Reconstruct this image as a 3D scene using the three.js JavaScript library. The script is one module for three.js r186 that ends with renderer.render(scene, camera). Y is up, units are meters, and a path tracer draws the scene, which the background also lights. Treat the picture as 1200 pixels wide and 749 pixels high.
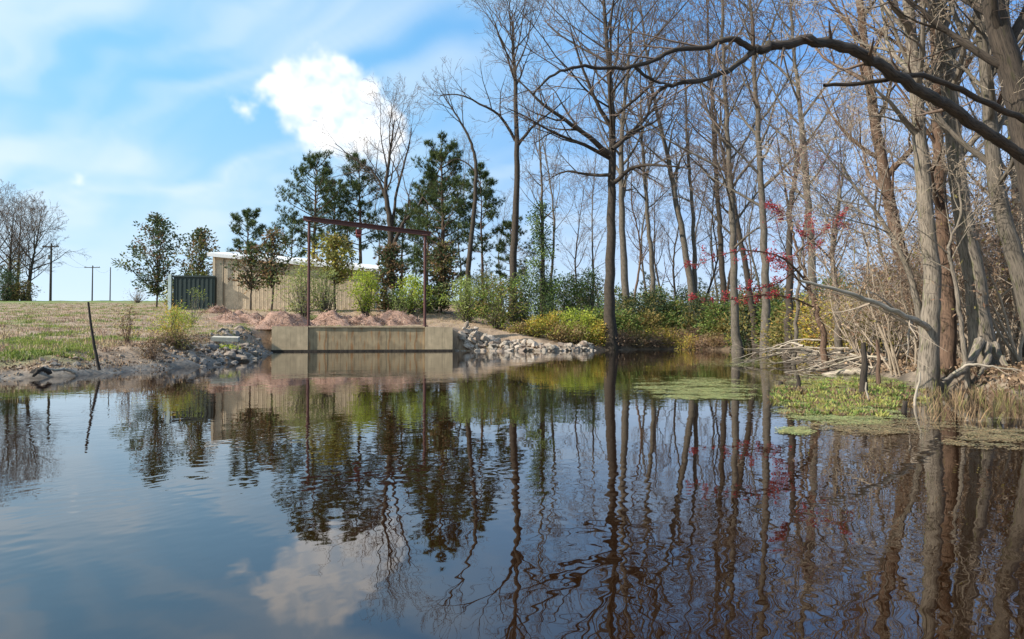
import * as THREE from 'three';
import { createNoise2D, createNoise3D } from 'simplex-noise';
import { mergeGeometries } from 'three/addons/utils/BufferGeometryUtils.js';

// ---------------------------------------------------------------- camera, sky, sun, exposure
const EYE = 0.8, FOCAL = 800, PITCH = 0.0256;              // metres above the pond, focal length and tilt as surveyed from the photograph
const camera = new THREE.PerspectiveCamera(50.2, 1200 / 749, 0.05, 3000);
camera.position.set(0, EYE, 0);
camera.rotation.x = PITCH;
const renderer = new THREE.WebGLRenderer({ antialias: true });
renderer.toneMapping = THREE.LinearToneMapping;
renderer.toneMappingExposure = 1.4;
renderer.shadowMap.enabled = true;
const scene = new THREE.Scene();
const SUN = new THREE.Vector3(-0.77, 0.56, 0.30).normalize();
const sun = new THREE.DirectionalLight(new THREE.Color(1.0, 0.94, 0.84), 5.0);
sun.position.copy(SUN).multiplyScalar(120); sun.target.position.set(0, 0, -30);
sun.position.add(sun.target.position); sun.castShadow = true; sun.shadow.radius = 1;
Object.assign(sun.shadow.camera, { left: -90, right: 90, top: 90, bottom: -90, near: 1, far: 400 });
sun.name = 'sun'; scene.add(sun, sun.target);

function rngOf(seed) { let a = (seed * 2654435761) | 0; return () => { a = (a + 0x6d2b79f5) | 0; let t = Math.imul(a ^ (a >>> 15), 1 | a); t = (t + Math.imul(t ^ (t >>> 7), 61 | t)) ^ t; return ((t ^ (t >>> 14)) >>> 0) / 4294967296; }; }
const noise2 = createNoise2D(rngOf(11)), noise3 = createNoise3D(rngOf(12));
const clamp = (x, a = 0, b = 1) => Math.min(b, Math.max(a, x));
const sstep = (a, b, x) => { const t = clamp((x - a) / (b - a)); return t * t * (3 - 2 * t); };
const lerp = (a, b, t) => a + (b - a) * t;
const mix3 = (a, b, t) => [lerp(a[0], b[0], t), lerp(a[1], b[1], t), lerp(a[2], b[2], t)];
const fbm2 = (x, y, n = 4) => { let s = 0, a = 0.5; for (let i = 0; i < n; i++) { s += a * noise2(x, y); x = x * 2.03 + 17; y = y * 2.03 - 9; a *= 0.5; } return s; };
const fbm3 = (x, y, z, n = 4) => { let s = 0, a = 0.5; for (let i = 0; i < n; i++) { s += a * noise3(x, y, z); x = x * 2.03 + 7; y = y * 2.03 - 3; z = z * 2.03 + 5; a *= 0.5; } return s; };

// a point from its bearing, height and depth in the survey of the photograph (1200 x 749)
const cp = Math.cos(PITCH), sp = Math.sin(PITCH);
function at(px, py, d) {
  const cx = (px - 600) / FOCAL * d, cy = (374.5 - py) / FOCAL * d, cz = -d;
  return new THREE.Vector3(cx, EYE + cy * cp - cz * sp, cy * sp + cz * cp);
}
const wx = (px, d) => (px - 600) / FOCAL * d;

{ // the sky: clear air, high wisps and a few small cumulus clouds
  const W = 2560, H = 1280, data = new Float32Array(W * H * 4);
  const dirOf = (px, py) => { const v = at(px, py, 1); v.y -= EYE; return v.normalize(); };
  const blobs = [];
  const puff = (px, py, r, w = 1, tone = 0) => { const v = dirOf(px, py); blobs.push([Math.atan2(v.x, -v.z), Math.asin(v.y), r / FOCAL, w, tone]); };
  puff(383, 112, 44); puff(350, 110, 34); puff(415, 116, 38); puff(440, 140, 30); puff(385, 140, 34); puff(360, 138, 28); puff(410, 165, 30); puff(455, 168, 24); puff(335, 100, 20, 0.8); puff(372, 175, 18, 0.7);
  puff(284, 127, 15, 0.46); puff(96, 215, 13, 0.5);
  // the fair-weather clouds go on round the horizon as in the view
  const rr = rngOf(5);
  for (let i = 0; i < 8; i++) { const a = 0.9 + rr() * 4.5, e = 0.08 + rr() * 0.45; for (let k = 0; k < 6; k++) blobs.push([a + (rr() - 0.5) * 0.13, e + (rr() - 0.5) * 0.06, 0.03 + rr() * 0.03, 0.8, 0]); }
  const wrap = (a) => a - Math.round(a / (2 * Math.PI)) * 2 * Math.PI;
  const dens = (az, el, near, tone) => {
    let s = 0;
    for (const b of near) { if (b[4] !== tone) continue; const dx = wrap(az - b[0]) * Math.cos(el), dy = (el - b[1]) * 1.15, q = 1 - (dx * dx + dy * dy) / (b[2] * b[2] * 2.1); if (q > 0) s = Math.max(s, q * b[3]) + 0.25 * Math.min(s, q * b[3]); }
    if (s <= 0) return -1;
    return s - 0.42 + 0.60 * fbm3(az * 17 + tone * 9, el * 20, 3.1, 6) + 0.14 * fbm3(az * 90, el * 100, 7, 3);
  };
  const sunAz = Math.atan2(SUN.x, -SUN.z);
  const CELL = 0.06, cells = new Map();
  const key = (i, j) => i * 1000 + j;
  for (const b of blobs) for (let i = -4; i <= 4; i++) for (let j = -4; j <= 4; j++) { const k = key(Math.round(wrap(b[0]) / CELL) + i, Math.round(b[1] / CELL) + j); if (!cells.has(k)) cells.set(k, new Set()); cells.get(k).add(b); }
  // wisps on a coarse grid, then read back smoothly
  const CW = 1024, CH = 256, wisp = new Float32Array((CW + 1) * (CH + 1));
  for (let j = 0; j <= CH; j++) for (let i = 0; i <= CW; i++) {
    const el = (j / CH) * Math.PI / 2, ph = (i / CW - 0.5) * 2 * Math.PI, y = Math.sin(el), x = Math.cos(ph) * Math.cos(el), z = Math.sin(ph) * Math.cos(el);
    const k = 1 / (y + 0.16), X = x * k, Z = z * k, warp = fbm2(X * 0.9, Z * 0.9, 3);
    const u = X * 0.8 + Z * 0.5, v = -X * 0.5 + Z * 0.8;
    const streak = fbm2(u * 0.5 + warp * 0.45, v * 2.3 + warp * 0.55, 5), cover = fbm2(X * 0.35 + 4, Z * 0.35 - 2, 3);
    wisp[j * (CW + 1) + i] = sstep(-0.35, 0.75, streak * 0.75 + cover * 0.7 + 0.24);
  }
  for (let row = 0; row < H; row++) {
    const el = ((row + 0.5) / H - 0.5) * Math.PI, y = Math.sin(el);
    for (let col = 0; col < W; col++) {
      const ph = ((col + 0.5) / W - 0.5) * 2 * Math.PI, o = (row * W + col) * 4;
      data[o + 3] = 1;
      if (row < H / 2 - 2) { data[o] = 0.30; data[o + 1] = 0.33; data[o + 2] = 0.34; continue; }
      const az = Math.atan2(Math.cos(ph), -Math.sin(ph)), ce = Math.cos(el), e = Math.max(0, el);
      const toward = 0.5 + 0.5 * Math.cos(wrap(az - sunAz)) * ce, h = Math.exp(-e * lerp(6.4, 3.0, toward)), up = sstep(0.2, 1.3, e);
      const deep = mix3(mix3([0.075, 0.265, 0.64], [0.09, 0.42, 0.72], sstep(0.1, 0.62, toward)), [0.075, 0.22, 0.54], up);
      let c = mix3(deep, [0.66, 0.755, 0.83], clamp(h * 0.98));
      const fi = (col + 0.5) / W * CW, fj = clamp(e / (Math.PI / 2) * CH, 0, CH - 0.001), i0 = Math.floor(fi), j0 = Math.floor(fj), tx = fi - i0, ty = fj - j0, q = j0 * (CW + 1) + i0;
      const w = lerp(lerp(wisp[q], wisp[q + 1], tx), lerp(wisp[q + CW + 1], wisp[q + CW + 2], tx), ty);
      c = mix3(c, [0.63, 0.72, 0.79], w * lerp(0.26, 0.74, sstep(0.15, 0.6, toward)) * sstep(0.02, 0.2, e));
      const near = cells.get(key(Math.round(az / CELL), Math.round(el / CELL)));
      if (near) {
        const d = dens(az, el, near, 0);
        if (d > -0.12) c = mix3(c, [0.90, 0.90, 0.90], sstep(-0.12, 0.62, d) * clamp(0.82 + 0.7 * fbm3(az * 26, el * 30, 1.7, 5), 0.5, 0.97));
      }
      data[o] = c[0]; data[o + 1] = c[1]; data[o + 2] = c[2];
    }
  }
  const t = new THREE.DataTexture(data, W, H, THREE.RGBAFormat, THREE.FloatType);
  t.mapping = THREE.EquirectangularReflectionMapping; t.magFilter = THREE.LinearFilter; t.needsUpdate = true;
  scene.background = t; scene.environment = t;
}

// ---------------------------------------------------------------- helpers
const taken = new Map();
function numbered(name) { const n = taken.get(name) ?? 0; taken.set(name, n + 1); return n ? name + '_' + String(n).padStart(3, '0') : name; }
function tag(o, label, category, group, kind) { o.userData = { label, category }; if (group) o.userData.group = group; if (kind) o.userData.kind = kind; return o; }
function thing(name, label, category, p, group) { const o = new THREE.Group(); o.name = numbered(name); o.position.copy(p); tag(o, label, category, group); scene.add(o); return o; }
function part(name, geometry, m, parent) { const o = new THREE.Mesh(geometry, m); o.name = name; o.castShadow = o.receiveShadow = true; parent.add(o); return o; }
function setting(name, geometry, m, label, category) { const o = part(numbered(name), geometry, m, scene); tag(o, label, category, null, 'structure'); return o; }
function copy(src, p, turn, scale, label, group) { const o = src.clone(); o.name = numbered(src.name.replace(/_\d{3}$/, '')); o.userData = { ...src.userData }; o.position.copy(p); o.rotation.y = turn; o.scale.setScalar(scale); if (label) o.userData.label = label; if (group) o.userData.group = group; scene.add(o); return o; }
const V = (x, y, z) => new THREE.Vector3(x, y, z);

class Builder {
  constructor() { this.p = []; this.n = []; this.u = []; this.c = []; this.i = []; this.count = 0; }
  vert(x, y, z, nx, ny, nz, u, v, c) { this.p.push(x, y, z); this.n.push(nx, ny, nz); this.u.push(u, v); if (c) this.c.push(c[0], c[1], c[2]); return this.count++; }
  // pts: Vector3 list, rad: radius at each; shape(angle, index) may vary the radius round the stem
  tube(pts, rad, sides, shape, tile = 0.7) {
    const n = pts.length, T = new THREE.Vector3(), N = new THREE.Vector3(), B = new THREE.Vector3(), prev = new THREE.Vector3();
    const rep = Math.max(1, Math.round(2 * Math.PI * rad[0] / tile)), tall = Math.abs(pts[n - 1].y - pts[0].y) > 0;
    let v = 0;
    const ring0 = this.count;
    for (let k = 0; k < n; k++) {
      const a = pts[Math.max(0, k - 1)], b = pts[Math.min(n - 1, k + 1)];
      T.subVectors(b, a).normalize();
      if (k === 0) { N.set(Math.abs(T.y) > 0.9 ? 1 : 0, Math.abs(T.y) > 0.9 ? 0 : 1, 0); } else N.copy(prev);
      N.addScaledVector(T, -N.dot(T)).normalize(); prev.copy(N); B.crossVectors(T, N);
      if (k) v += pts[k].distanceTo(pts[k - 1]) / tile;
      const p = pts[k];
      for (let s = 0; s <= sides; s++) {
        const th = s / sides * 2 * Math.PI, c = Math.cos(th), d = Math.sin(th), r = rad[k] * (shape ? shape(th, k) : 1);
        const nx = N.x * c + B.x * d, ny = N.y * c + B.y * d, nz = N.z * c + B.z * d;
        this.vert(p.x + nx * r, p.y + ny * r, p.z + nz * r, nx, ny, nz, s / sides * rep, v);
      }
    }
    for (let k = 0; k < n - 1; k++) for (let s = 0; s < sides; s++) {
      const a = ring0 + k * (sides + 1) + s, b = a + sides + 1;
      this.i.push(a, a + 1, b, b, a + 1, b + 1);
    }
    return this;
  }
  cap(p, r, dir, sides = 8) { // a rough broken end
    const N = new THREE.Vector3(Math.abs(dir.y) > 0.9 ? 1 : 0, Math.abs(dir.y) > 0.9 ? 0 : 1, 0); N.addScaledVector(dir, -N.dot(dir)).normalize(); const B = new THREE.Vector3().crossVectors(dir, N);
    const m = this.vert(p.x, p.y, p.z, dir.x, dir.y, dir.z, 0.5, 0.5), first = this.count;
    for (let s = 0; s <= sides; s++) { const t = s / sides * 2 * Math.PI, c = Math.cos(t) * r, d = Math.sin(t) * r; this.vert(p.x + N.x * c + B.x * d, p.y + N.y * c + B.y * d, p.z + N.z * c + B.z * d, dir.x, dir.y, dir.z, 0.5 + c, 0.5 + d); }
    for (let s = 0; s < sides; s++) this.i.push(m, first + s, first + s + 1);
  }
  // a small leaf: two faces folded along the midrib
  leaf(x, y, z, dx, dy, dz, len, wid, col, R) {
    const l = Math.hypot(dx, dy, dz) || 1; dx /= l; dy /= l; dz /= l;
    let ax = R() - 0.5, ay = R() - 0.5, az = R() - 0.5;
    let bx = dy * az - dz * ay, by = dz * ax - dx * az, bz = dx * ay - dy * ax; const m = Math.hypot(bx, by, bz) || 1; bx /= m; by /= m; bz /= m;
    const nx = dy * bz - dz * by, ny = dz * bx - dx * bz, nz = dx * by - dy * bx, h = len * 0.5, w = wid * 0.5, f = wid * 0.15;
    const a = this.vert(x, y, z, nx, ny, nz, 0, 0, col), b = this.vert(x + dx * h + bx * w + nx * f, y + dy * h + by * w + ny * f, z + dz * h + bz * w + nz * f, nx, ny, nz, 1, 0, col);
    const c = this.vert(x + dx * len, y + dy * len, z + dz * len, nx, ny, nz, 1, 1, col), d = this.vert(x + dx * h - bx * w + nx * f, y + dy * h - by * w + ny * f, z + dz * h - bz * w + nz * f, nx, ny, nz, 0, 1, col);
    this.i.push(a, c, b, a, d, c);
  }
  // a narrow needle or grass blade: one or two faces
  blade(x, y, z, dx, dy, dz, len, wid, col, R, bend = 0) {
    const sx = (R() - 0.5), sz = (R() - 0.5), m = Math.hypot(sx, sz) || 1, w = wid / 2;
    const ux = sx / m * w, uz = sz / m * w, l = Math.hypot(dx, dy, dz) || 1; dx /= l; dy /= l; dz /= l;
    const nx = -dy * uz, ny = dx * uz - dz * ux, nz = dy * ux, q = Math.hypot(nx, ny, nz) || 1;
    if (!bend) {
      const a = this.vert(x - ux, y, z - uz, nx / q, ny / q, nz / q, 0, 0, col), b = this.vert(x + ux, y, z + uz, nx / q, ny / q, nz / q, 1, 0, col), c = this.vert(x + dx * len, y + dy * len, z + dz * len, nx / q, ny / q, nz / q, 0.5, 1, col);
      this.i.push(a, b, c);
    } else {
      const mx = x + dx * len * 0.55, my = y + dy * len * 0.55, mz = z + dz * len * 0.55, tx = mx + (dx + (R() - 0.5) * 0.4) * len * 0.45, ty = my + (dy - bend) * len * 0.45, tz = mz + (dz + (R() - 0.5) * 0.4) * len * 0.45;
      const a = this.vert(x - ux, y, z - uz, nx / q, ny / q, nz / q, 0, 0, col), b = this.vert(x + ux, y, z + uz, nx / q, ny / q, nz / q, 1, 0, col), c = this.vert(mx - ux * 0.8, my, mz - uz * 0.8, nx / q, ny / q, nz / q, 0, 0.5, col), d = this.vert(mx + ux * 0.8, my, mz + uz * 0.8, nx / q, ny / q, nz / q, 1, 0.5, col), e = this.vert(tx, ty, tz, nx / q, ny / q, nz / q, 0.5, 1, col);
      this.i.push(a, b, d, a, d, c, c, d, e);
    }
  }
  get tris() { return this.i.length / 3; }
  geometry() {
    const g = new THREE.BufferGeometry();
    g.setAttribute('position', new THREE.BufferAttribute(new Float32Array(this.p), 3));
    g.setAttribute('normal', new THREE.BufferAttribute(new Float32Array(this.n), 3));
    g.setAttribute('uv', new THREE.BufferAttribute(new Float32Array(this.u), 2));
    if (this.c.length) g.setAttribute('color', new THREE.BufferAttribute(new Float32Array(this.c), 3));
    g.setIndex(new THREE.BufferAttribute(new Uint32Array(this.i), 1));
    total += this.tris;
    return g;
  }
}
let total = 0;
const box = (w, h, d, x = 0, y = 0, z = 0) => new THREE.BoxGeometry(w, h, d).translate(x, y, z);

// ---------------------------------------------------------------- textures and materials
function texture(n, fn, srgb = true, rep = 1) {
  const d = new Uint8Array(n * n * 4);
  for (let y = 0; y < n; y++) for (let x = 0; x < n; x++) { const c = fn(x / n, y / n), o = (y * n + x) * 4; for (let k = 0; k < 3; k++) d[o + k] = clamp(Array.isArray(c) ? c[k] : c) * 255; d[o + 3] = 255; }
  const t = new THREE.DataTexture(d, n, n); t.wrapS = t.wrapT = THREE.RepeatWrapping; t.magFilter = THREE.LinearFilter; t.minFilter = THREE.LinearMipmapLinearFilter; t.generateMipmaps = true;
  if (srgb) t.colorSpace = THREE.SRGBColorSpace; t.repeat.set(rep, rep); t.needsUpdate = true; return t;
}
// noise that closes on itself over the unit square
const ring = (u, v, fu, fv, s = 0, n = 3) => { const a = u * 2 * Math.PI, b = v * 2 * Math.PI; let sum = 0, amp = 0.55; for (let i = 0; i < n; i++) { const ku = fu * (1 << i) / 6.283, kv = fv * (1 << i) / 6.283; sum += amp * (noise3(Math.cos(a) * ku + s, Math.sin(a) * ku, Math.cos(b) * kv + s * 2) + noise3(Math.sin(b) * kv, Math.cos(a) * ku - s, Math.sin(a) * ku + 4)) * 0.6; amp *= 0.5; } return sum; };
const barkMap = texture(512, (u, v) => { const f = ring(u, v, 14, 3, 1, 4), crack = Math.abs(ring(u, v, 10, 2, 5, 3)), li = ring(u, v, 3, 3, 9, 4); const b = 0.84 + 0.20 * f + 0.16 * li - 0.30 * sstep(0.12, 0, crack); const moss = sstep(0.12, 0.5, ring(u, v, 4, 3, 21, 4)); return mix3([b, b * 0.975, b * 0.94], [b * 0.80, b * 0.84, b * 0.66], moss * 0.7); });
const barkBump = texture(512, (u, v) => { const f = ring(u, v, 14, 3, 1, 4), crack = Math.abs(ring(u, v, 10, 2, 5, 3)); return 0.5 + 0.3 * f - 0.35 * sstep(0.16, 0, crack); }, false);
const grain = texture(512, (u, v) => 0.88 + 0.20 * ring(u, v, 40, 40, 3, 3) + 0.12 * ring(u, v, 6, 6, 8, 3));
const grainBump = texture(512, (u, v) => 0.5 + 0.35 * ring(u, v, 30, 30, 3, 4), false);
const lin = (r, g, b) => new THREE.Color().setRGB(r, g, b);
const bark = (r, g, b, bump = 0.004) => { const m = new THREE.MeshStandardMaterial({ color: lin(r, g, b), map: barkMap, bumpMap: barkBump, bumpScale: bump, roughness: 0.93 }); m.userData.thin = new THREE.MeshStandardMaterial({ color: lin(r, g, b), map: barkMap, roughness: 0.93 }); return m; };
const M = {
  barkDark: bark(0.092, 0.072, 0.056), barkLimb: bark(0.105, 0.078, 0.057, 0.006), barkGrey: bark(0.205, 0.178, 0.148), barkPale: bark(0.335, 0.29, 0.24, 0.006), barkWarm: bark(0.21, 0.135, 0.095), barkPine: bark(0.17, 0.115, 0.085, 0.005), dead: bark(0.62, 0.55, 0.46, 0.0006), wet: bark(0.07, 0.055, 0.043, 0.001),
  twig: new THREE.MeshStandardMaterial({ color: lin(0.16, 0.11, 0.08), roughness: 0.9 }), twigGrey: new THREE.MeshStandardMaterial({ color: lin(0.25, 0.19, 0.14), roughness: 0.9 }), twigPale: new THREE.MeshStandardMaterial({ color: lin(0.35, 0.275, 0.20), roughness: 0.9 }),
  leaf: new THREE.MeshPhysicalMaterial({ color: 0xffffff, vertexColors: true, roughness: 0.85, transmission: 0.42, thickness: 0, specularIntensity: 0.35 }),
  needle: new THREE.MeshPhysicalMaterial({ color: 0xffffff, vertexColors: true, roughness: 0.9, transmission: 0.2, thickness: 0, specularIntensity: 0.35 }),
  dry: new THREE.MeshStandardMaterial({ color: 0xffffff, vertexColors: true, roughness: 0.95 }),
};

// ---------------------------------------------------------------- the lie of the land
const SHORE = [[-16, 14], [-15, 4], [-12.5, -7], [-10.2, -12.2], [-9.0, -14.0], [-8.4, -18], [-9.2, -24], [-11, -31], [-13.1, -37.2], [-3.3, -39.0], [-1, -39.3], [2, -38.8], [4.6, -40.3], [6.2, -42.0], [8.6, -43.4], [11.4, -43.6], [13.4, -41.5], [13.9, -38], [13.2, -33], [11.4, -27], [9.4, -21], [7.9, -15.5], [7.0, -11.5], [6.5, -8.5], [7.2, -5], [9, 0], [10, 8], [4, 14], [-8, 16]];
function shoreDist(x, z) { // metres inland; negative in the water
  let best = 1e9, inside = false;
  for (let i = 0, j = SHORE.length - 1; i < SHORE.length; j = i++) {
    const [x1, z1] = SHORE[j], [x2, z2] = SHORE[i], ex = x2 - x1, ez = z2 - z1, t = clamp(((x - x1) * ex + (z - z1) * ez) / (ex * ex + ez * ez)), dx = x - x1 - ex * t, dz = z - z1 - ez * t;
    best = Math.min(best, dx * dx + dz * dz);
    if ((z1 > z) !== (z2 > z) && x < (ex * (z - z1)) / ez + x1) inside = !inside;
  }
  return inside ? -Math.sqrt(best) : Math.sqrt(best);
}
function ground(x, z) {
  const d = -z, s0 = shoreDist(x, z), near = Math.abs(s0) < 8, wallZone = sstep(-14, -12.3, x) * sstep(-2.2, -3.6, x) * sstep(-34, -35.2, z);
  const s = s0 + (near ? 0.45 * fbm2(x * 0.35, z * 0.35, 3) * (1 - wallZone) : 0) - 0.95 * wallZone;
  const dd = Math.min(d, 128), w = 1 - sstep(-6, 7, x), hill = Math.max(0, 0.066 * (dd - 12)) * w * (1 - 0.12 * sstep(90, 140, d)) * lerp(0.6, 1, sstep(0, 10, s));
  const far = sstep(60, 130, d) * 1.2 * (1 - w), base = 0.30 + hill + far;
  if (s < 0) return -Math.min(0.9, -s * 0.45) - 0.02;
  const lip = lerp(lerp(sstep(0, x < -5 ? 1.5 : 2.6, s), sstep(0, 0.55, s), sstep(3, 6, x)), 1, wallZone), bumps = (0.10 * fbm2(x * 0.5, z * 0.5, 4) + 0.05 * fbm2(x * 2.1, z * 2.1, 3)) * sstep(0, 1.5, s) * (1 + sstep(50, 100, d));
  return 0.02 + 0.10 * sstep(0, 0.25, s) + (base - 0.12) * lip + bumps;
}
const onGround = (px, d, sink = 0.05) => { const x = wx(px, d); return V(x, ground(x, -d) - sink, -d); };

{ // ground: one sheet to the horizon
  const steps = (a, b, n) => Array.from({ length: n }, (_, i) => a + (b - a) * i / n);
  const X = [...steps(-700, -160, 14), ...steps(-160, -60, 26), ...steps(-60, -17, 64), ...steps(-17, 18, 132), ...steps(18, 60, 50), ...steps(60, 200, 16), ...steps(200, 701, 10), 700];
  const Z = [...steps(-1400, -300, 16), ...steps(-300, -130, 26), ...steps(-130, -60, 60), ...steps(-60, -48, 32), ...steps(-48, -4, 170), ...steps(-4, 24, 30), ...steps(24, 260, 12), 260];
  const nx = X.length, nz = Z.length, p = new Float32Array(nx * nz * 3), c = new Float32Array(nx * nz * 3), uv = new Float32Array(nx * nz * 2), idx = [];
  const straw = [0.45, 0.32, 0.21], pink = [0.43, 0.305, 0.20], green = [0.15, 0.20, 0.035], mud = [0.38, 0.32, 0.25], litter = [0.21, 0.145, 0.09], field = [0.17, 0.24, 0.04], soil = [0.25, 0.175, 0.115];
  for (let j = 0; j < nz; j++) for (let i = 0; i < nx; i++) {
    const x = X[i], z = Z[j], k = j * nx + i, s = shoreDist(x, z), d = -z;
    p.set([x, ground(x, z), z], k * 3); uv.set([x / 3.1, z / 3.1], k * 2);
    const a = fbm2(x * 0.22, z * 0.22, 4), b = fbm2(x * 0.6 + 40, z * 0.6, 4), e = fbm2(x * 1.7, z * 1.7 + 9, 3);
    let col = mix3(straw, pink, sstep(-0.2, 0.35, b));
    col = mix3(col, soil, sstep(0.05, 0.45, e) * 0.6);
    col = mix3(col, green, sstep(0.04, 0.36, a + 0.3 * b) * 0.75 * sstep(-6, -12, x));
    const swamp = sstep(1, 6, x + 2 * b);
    col = mix3(col, mix3(litter, [0.10, 0.075, 0.05], sstep(0, 0.4, e)), swamp);
    col = mix3(col, field, sstep(66, 92, d + 14 * a) * (1 - swamp * 0.6));
    col = mix3(col, mix3(mud, [0.20, 0.165, 0.13], sstep(-0.1, 0.35, e)), sstep(0.6, 0.1, s + 0.7 * b) * (1 - swamp * 0.5) * (x > -13.2 && z < -34.5 ? 0 : 1));
    if (s < -0.1 && !(x > -13.2 && z < -34.5 && s > -1.5)) col = [0.06, 0.045, 0.03];
    c.set(col, k * 3);
    if (i < nx - 1 && j < nz - 1) idx.push(k, k + nx, k + 1, k + 1, k + nx, k + nx + 1);
  }
  const g = new THREE.BufferGeometry();
  g.setAttribute('position', new THREE.BufferAttribute(p, 3)); g.setAttribute('color', new THREE.BufferAttribute(c, 3)); g.setAttribute('uv', new THREE.BufferAttribute(uv, 2)); g.setIndex(idx); g.computeVertexNormals();
  total += idx.length / 3;
  setting('ground', g, new THREE.MeshStandardMaterial({ vertexColors: true, map: grain, bumpMap: grainBump, bumpScale: 0.012, roughness: 1 }), 'sloping ground of straw, mulch, mud and leaf litter round the pond', 'ground');
}

{ // the pond: brown, clouded water with light ripples
  const N = 1024, L = 14, data = new Float32Array(N * N * 4), R = rngOf(77), waves = [];
  for (let k = 0; k < 84; k++) {
    const lam = 0.055 * Math.pow(15, R()), dir = (R() - 0.5) * (k % 3 ? 2.6 : 6.28) + 1.3, i = Math.round(Math.cos(dir) * L / lam), j = Math.round(Math.sin(dir) * L / lam);
    if (!i && !j) continue;
    const real = L / Math.hypot(i, j); waves.push([i, j, R() * 6.283, real * 0.00021 * (real > 0.3 ? 0.28 : real > 0.15 ? 0.5 : 1.0), real]);
  }
  const ax = [], ay = [];
  for (const [i, j, ph] of waves) { const sx = new Float32Array(N * 2), sy = new Float32Array(N * 2); for (let n = 0; n < N; n++) { const t = 2 * Math.PI * i * n / N + ph, q = 2 * Math.PI * j * n / N; sx[n * 2] = Math.sin(t); sx[n * 2 + 1] = Math.cos(t); sy[n * 2] = Math.sin(q); sy[n * 2 + 1] = Math.cos(q); } ax.push(sx); ay.push(sy); }
  for (let y = 0; y < N; y++) for (let x = 0; x < N; x++) {
    let s = 0, f = 0;
    for (let k = 0; k < waves.length; k++) { const A = ax[k], B = ay[k], h = waves[k][3] * (A[x * 2] * B[y * 2 + 1] + A[x * 2 + 1] * B[y * 2]); if (waves[k][4] < 0.4) f += h; else s += h; }
    const o = (y * N + x) * 4;
    data[o] = s; data[o + 1] = f;
  }
  for (let y = 0; y < N; y++) for (let x = 0; x < N; x++) { const o = (y * N + x) * 4, patch = sstep(-0.35, 0.35, ring(x / N, y / N, 5, 5, 2, 3)); data[o] += data[o + 1] * lerp(0.3, 1.3, patch); data[o + 1] = data[o + 2] = data[o]; data[o + 3] = 1; }
  const t = new THREE.DataTexture(data, N, N, THREE.RGBAFormat, THREE.FloatType); t.wrapS = t.wrapT = THREE.RepeatWrapping; t.magFilter = THREE.LinearFilter; t.needsUpdate = true;
  const g = new THREE.PlaneGeometry(46, 72, 150, 220).rotateX(-Math.PI / 2).translate(0, 0, -20), P = g.attributes.position, uv = g.attributes.uv;
  for (let k = 0; k < P.count; k++) { const x = P.getX(k), z = P.getZ(k); P.setY(k, 0.0008 * noise2(x * 0.35, z * 0.5) + 0.0006 * noise2(x * 0.9 + 5, z * 1.1)); uv.setXY(k, (x * 0.96 + z * 0.28) / L, (z * 0.96 - x * 0.28) / L); }
  g.computeVertexNormals(); total += 66000;
  setting('pond_water', g, new THREE.MeshPhysicalMaterial({ color: lin(0.0150, 0.0058, 0.0016), roughness: 0.012, ior: 1.78, bumpMap: t, bumpScale: 1 }), 'calm brown pond water mirroring the sky and the trees', 'water');
}

// ---------------------------------------------------------------- concrete wall, gantry, shed
const concreteMap = texture(512, (u, v) => { const n = ring(u, v, 5, 5, 2, 5), f = ring(u, v, 60, 60, 6, 2), drip = ring(u, v, 22, 1.2, 4, 3); const b = 0.90 + 0.12 * n + 0.06 * f - 0.07 * sstep(0.1, 0.5, drip); return [b, b * 0.985, b * 0.95]; });
const stainShadeMap = texture(512, (u, v) => { const n = ring(u, v, 4, 4, 7, 5), drip = ring(u, v, 26, 1.5, 3, 4), rust = sstep(0.1, 0.5, ring(u, v, 9, 2, 12, 4)); const b = 0.82 + 0.2 * n - 0.12 * sstep(0, 0.45, drip); return mix3([b, b * 0.97, b * 0.9], [b * 0.95, b * 0.72, b * 0.52], rust * 0.7); });  // drips and rust over a base toned down for the bay shade
const steelRust = new THREE.MeshStandardMaterial({ color: lin(0.125, 0.048, 0.040), map: grain, bumpMap: grainBump, bumpScale: 0.002, roughness: 0.75, metalness: 0.1 });
const WA = V(-13.0, 0, -36.9), WB = V(-3.36, 0, -38.6), WTOP = 1.38;      // the wall's two ends
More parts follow.
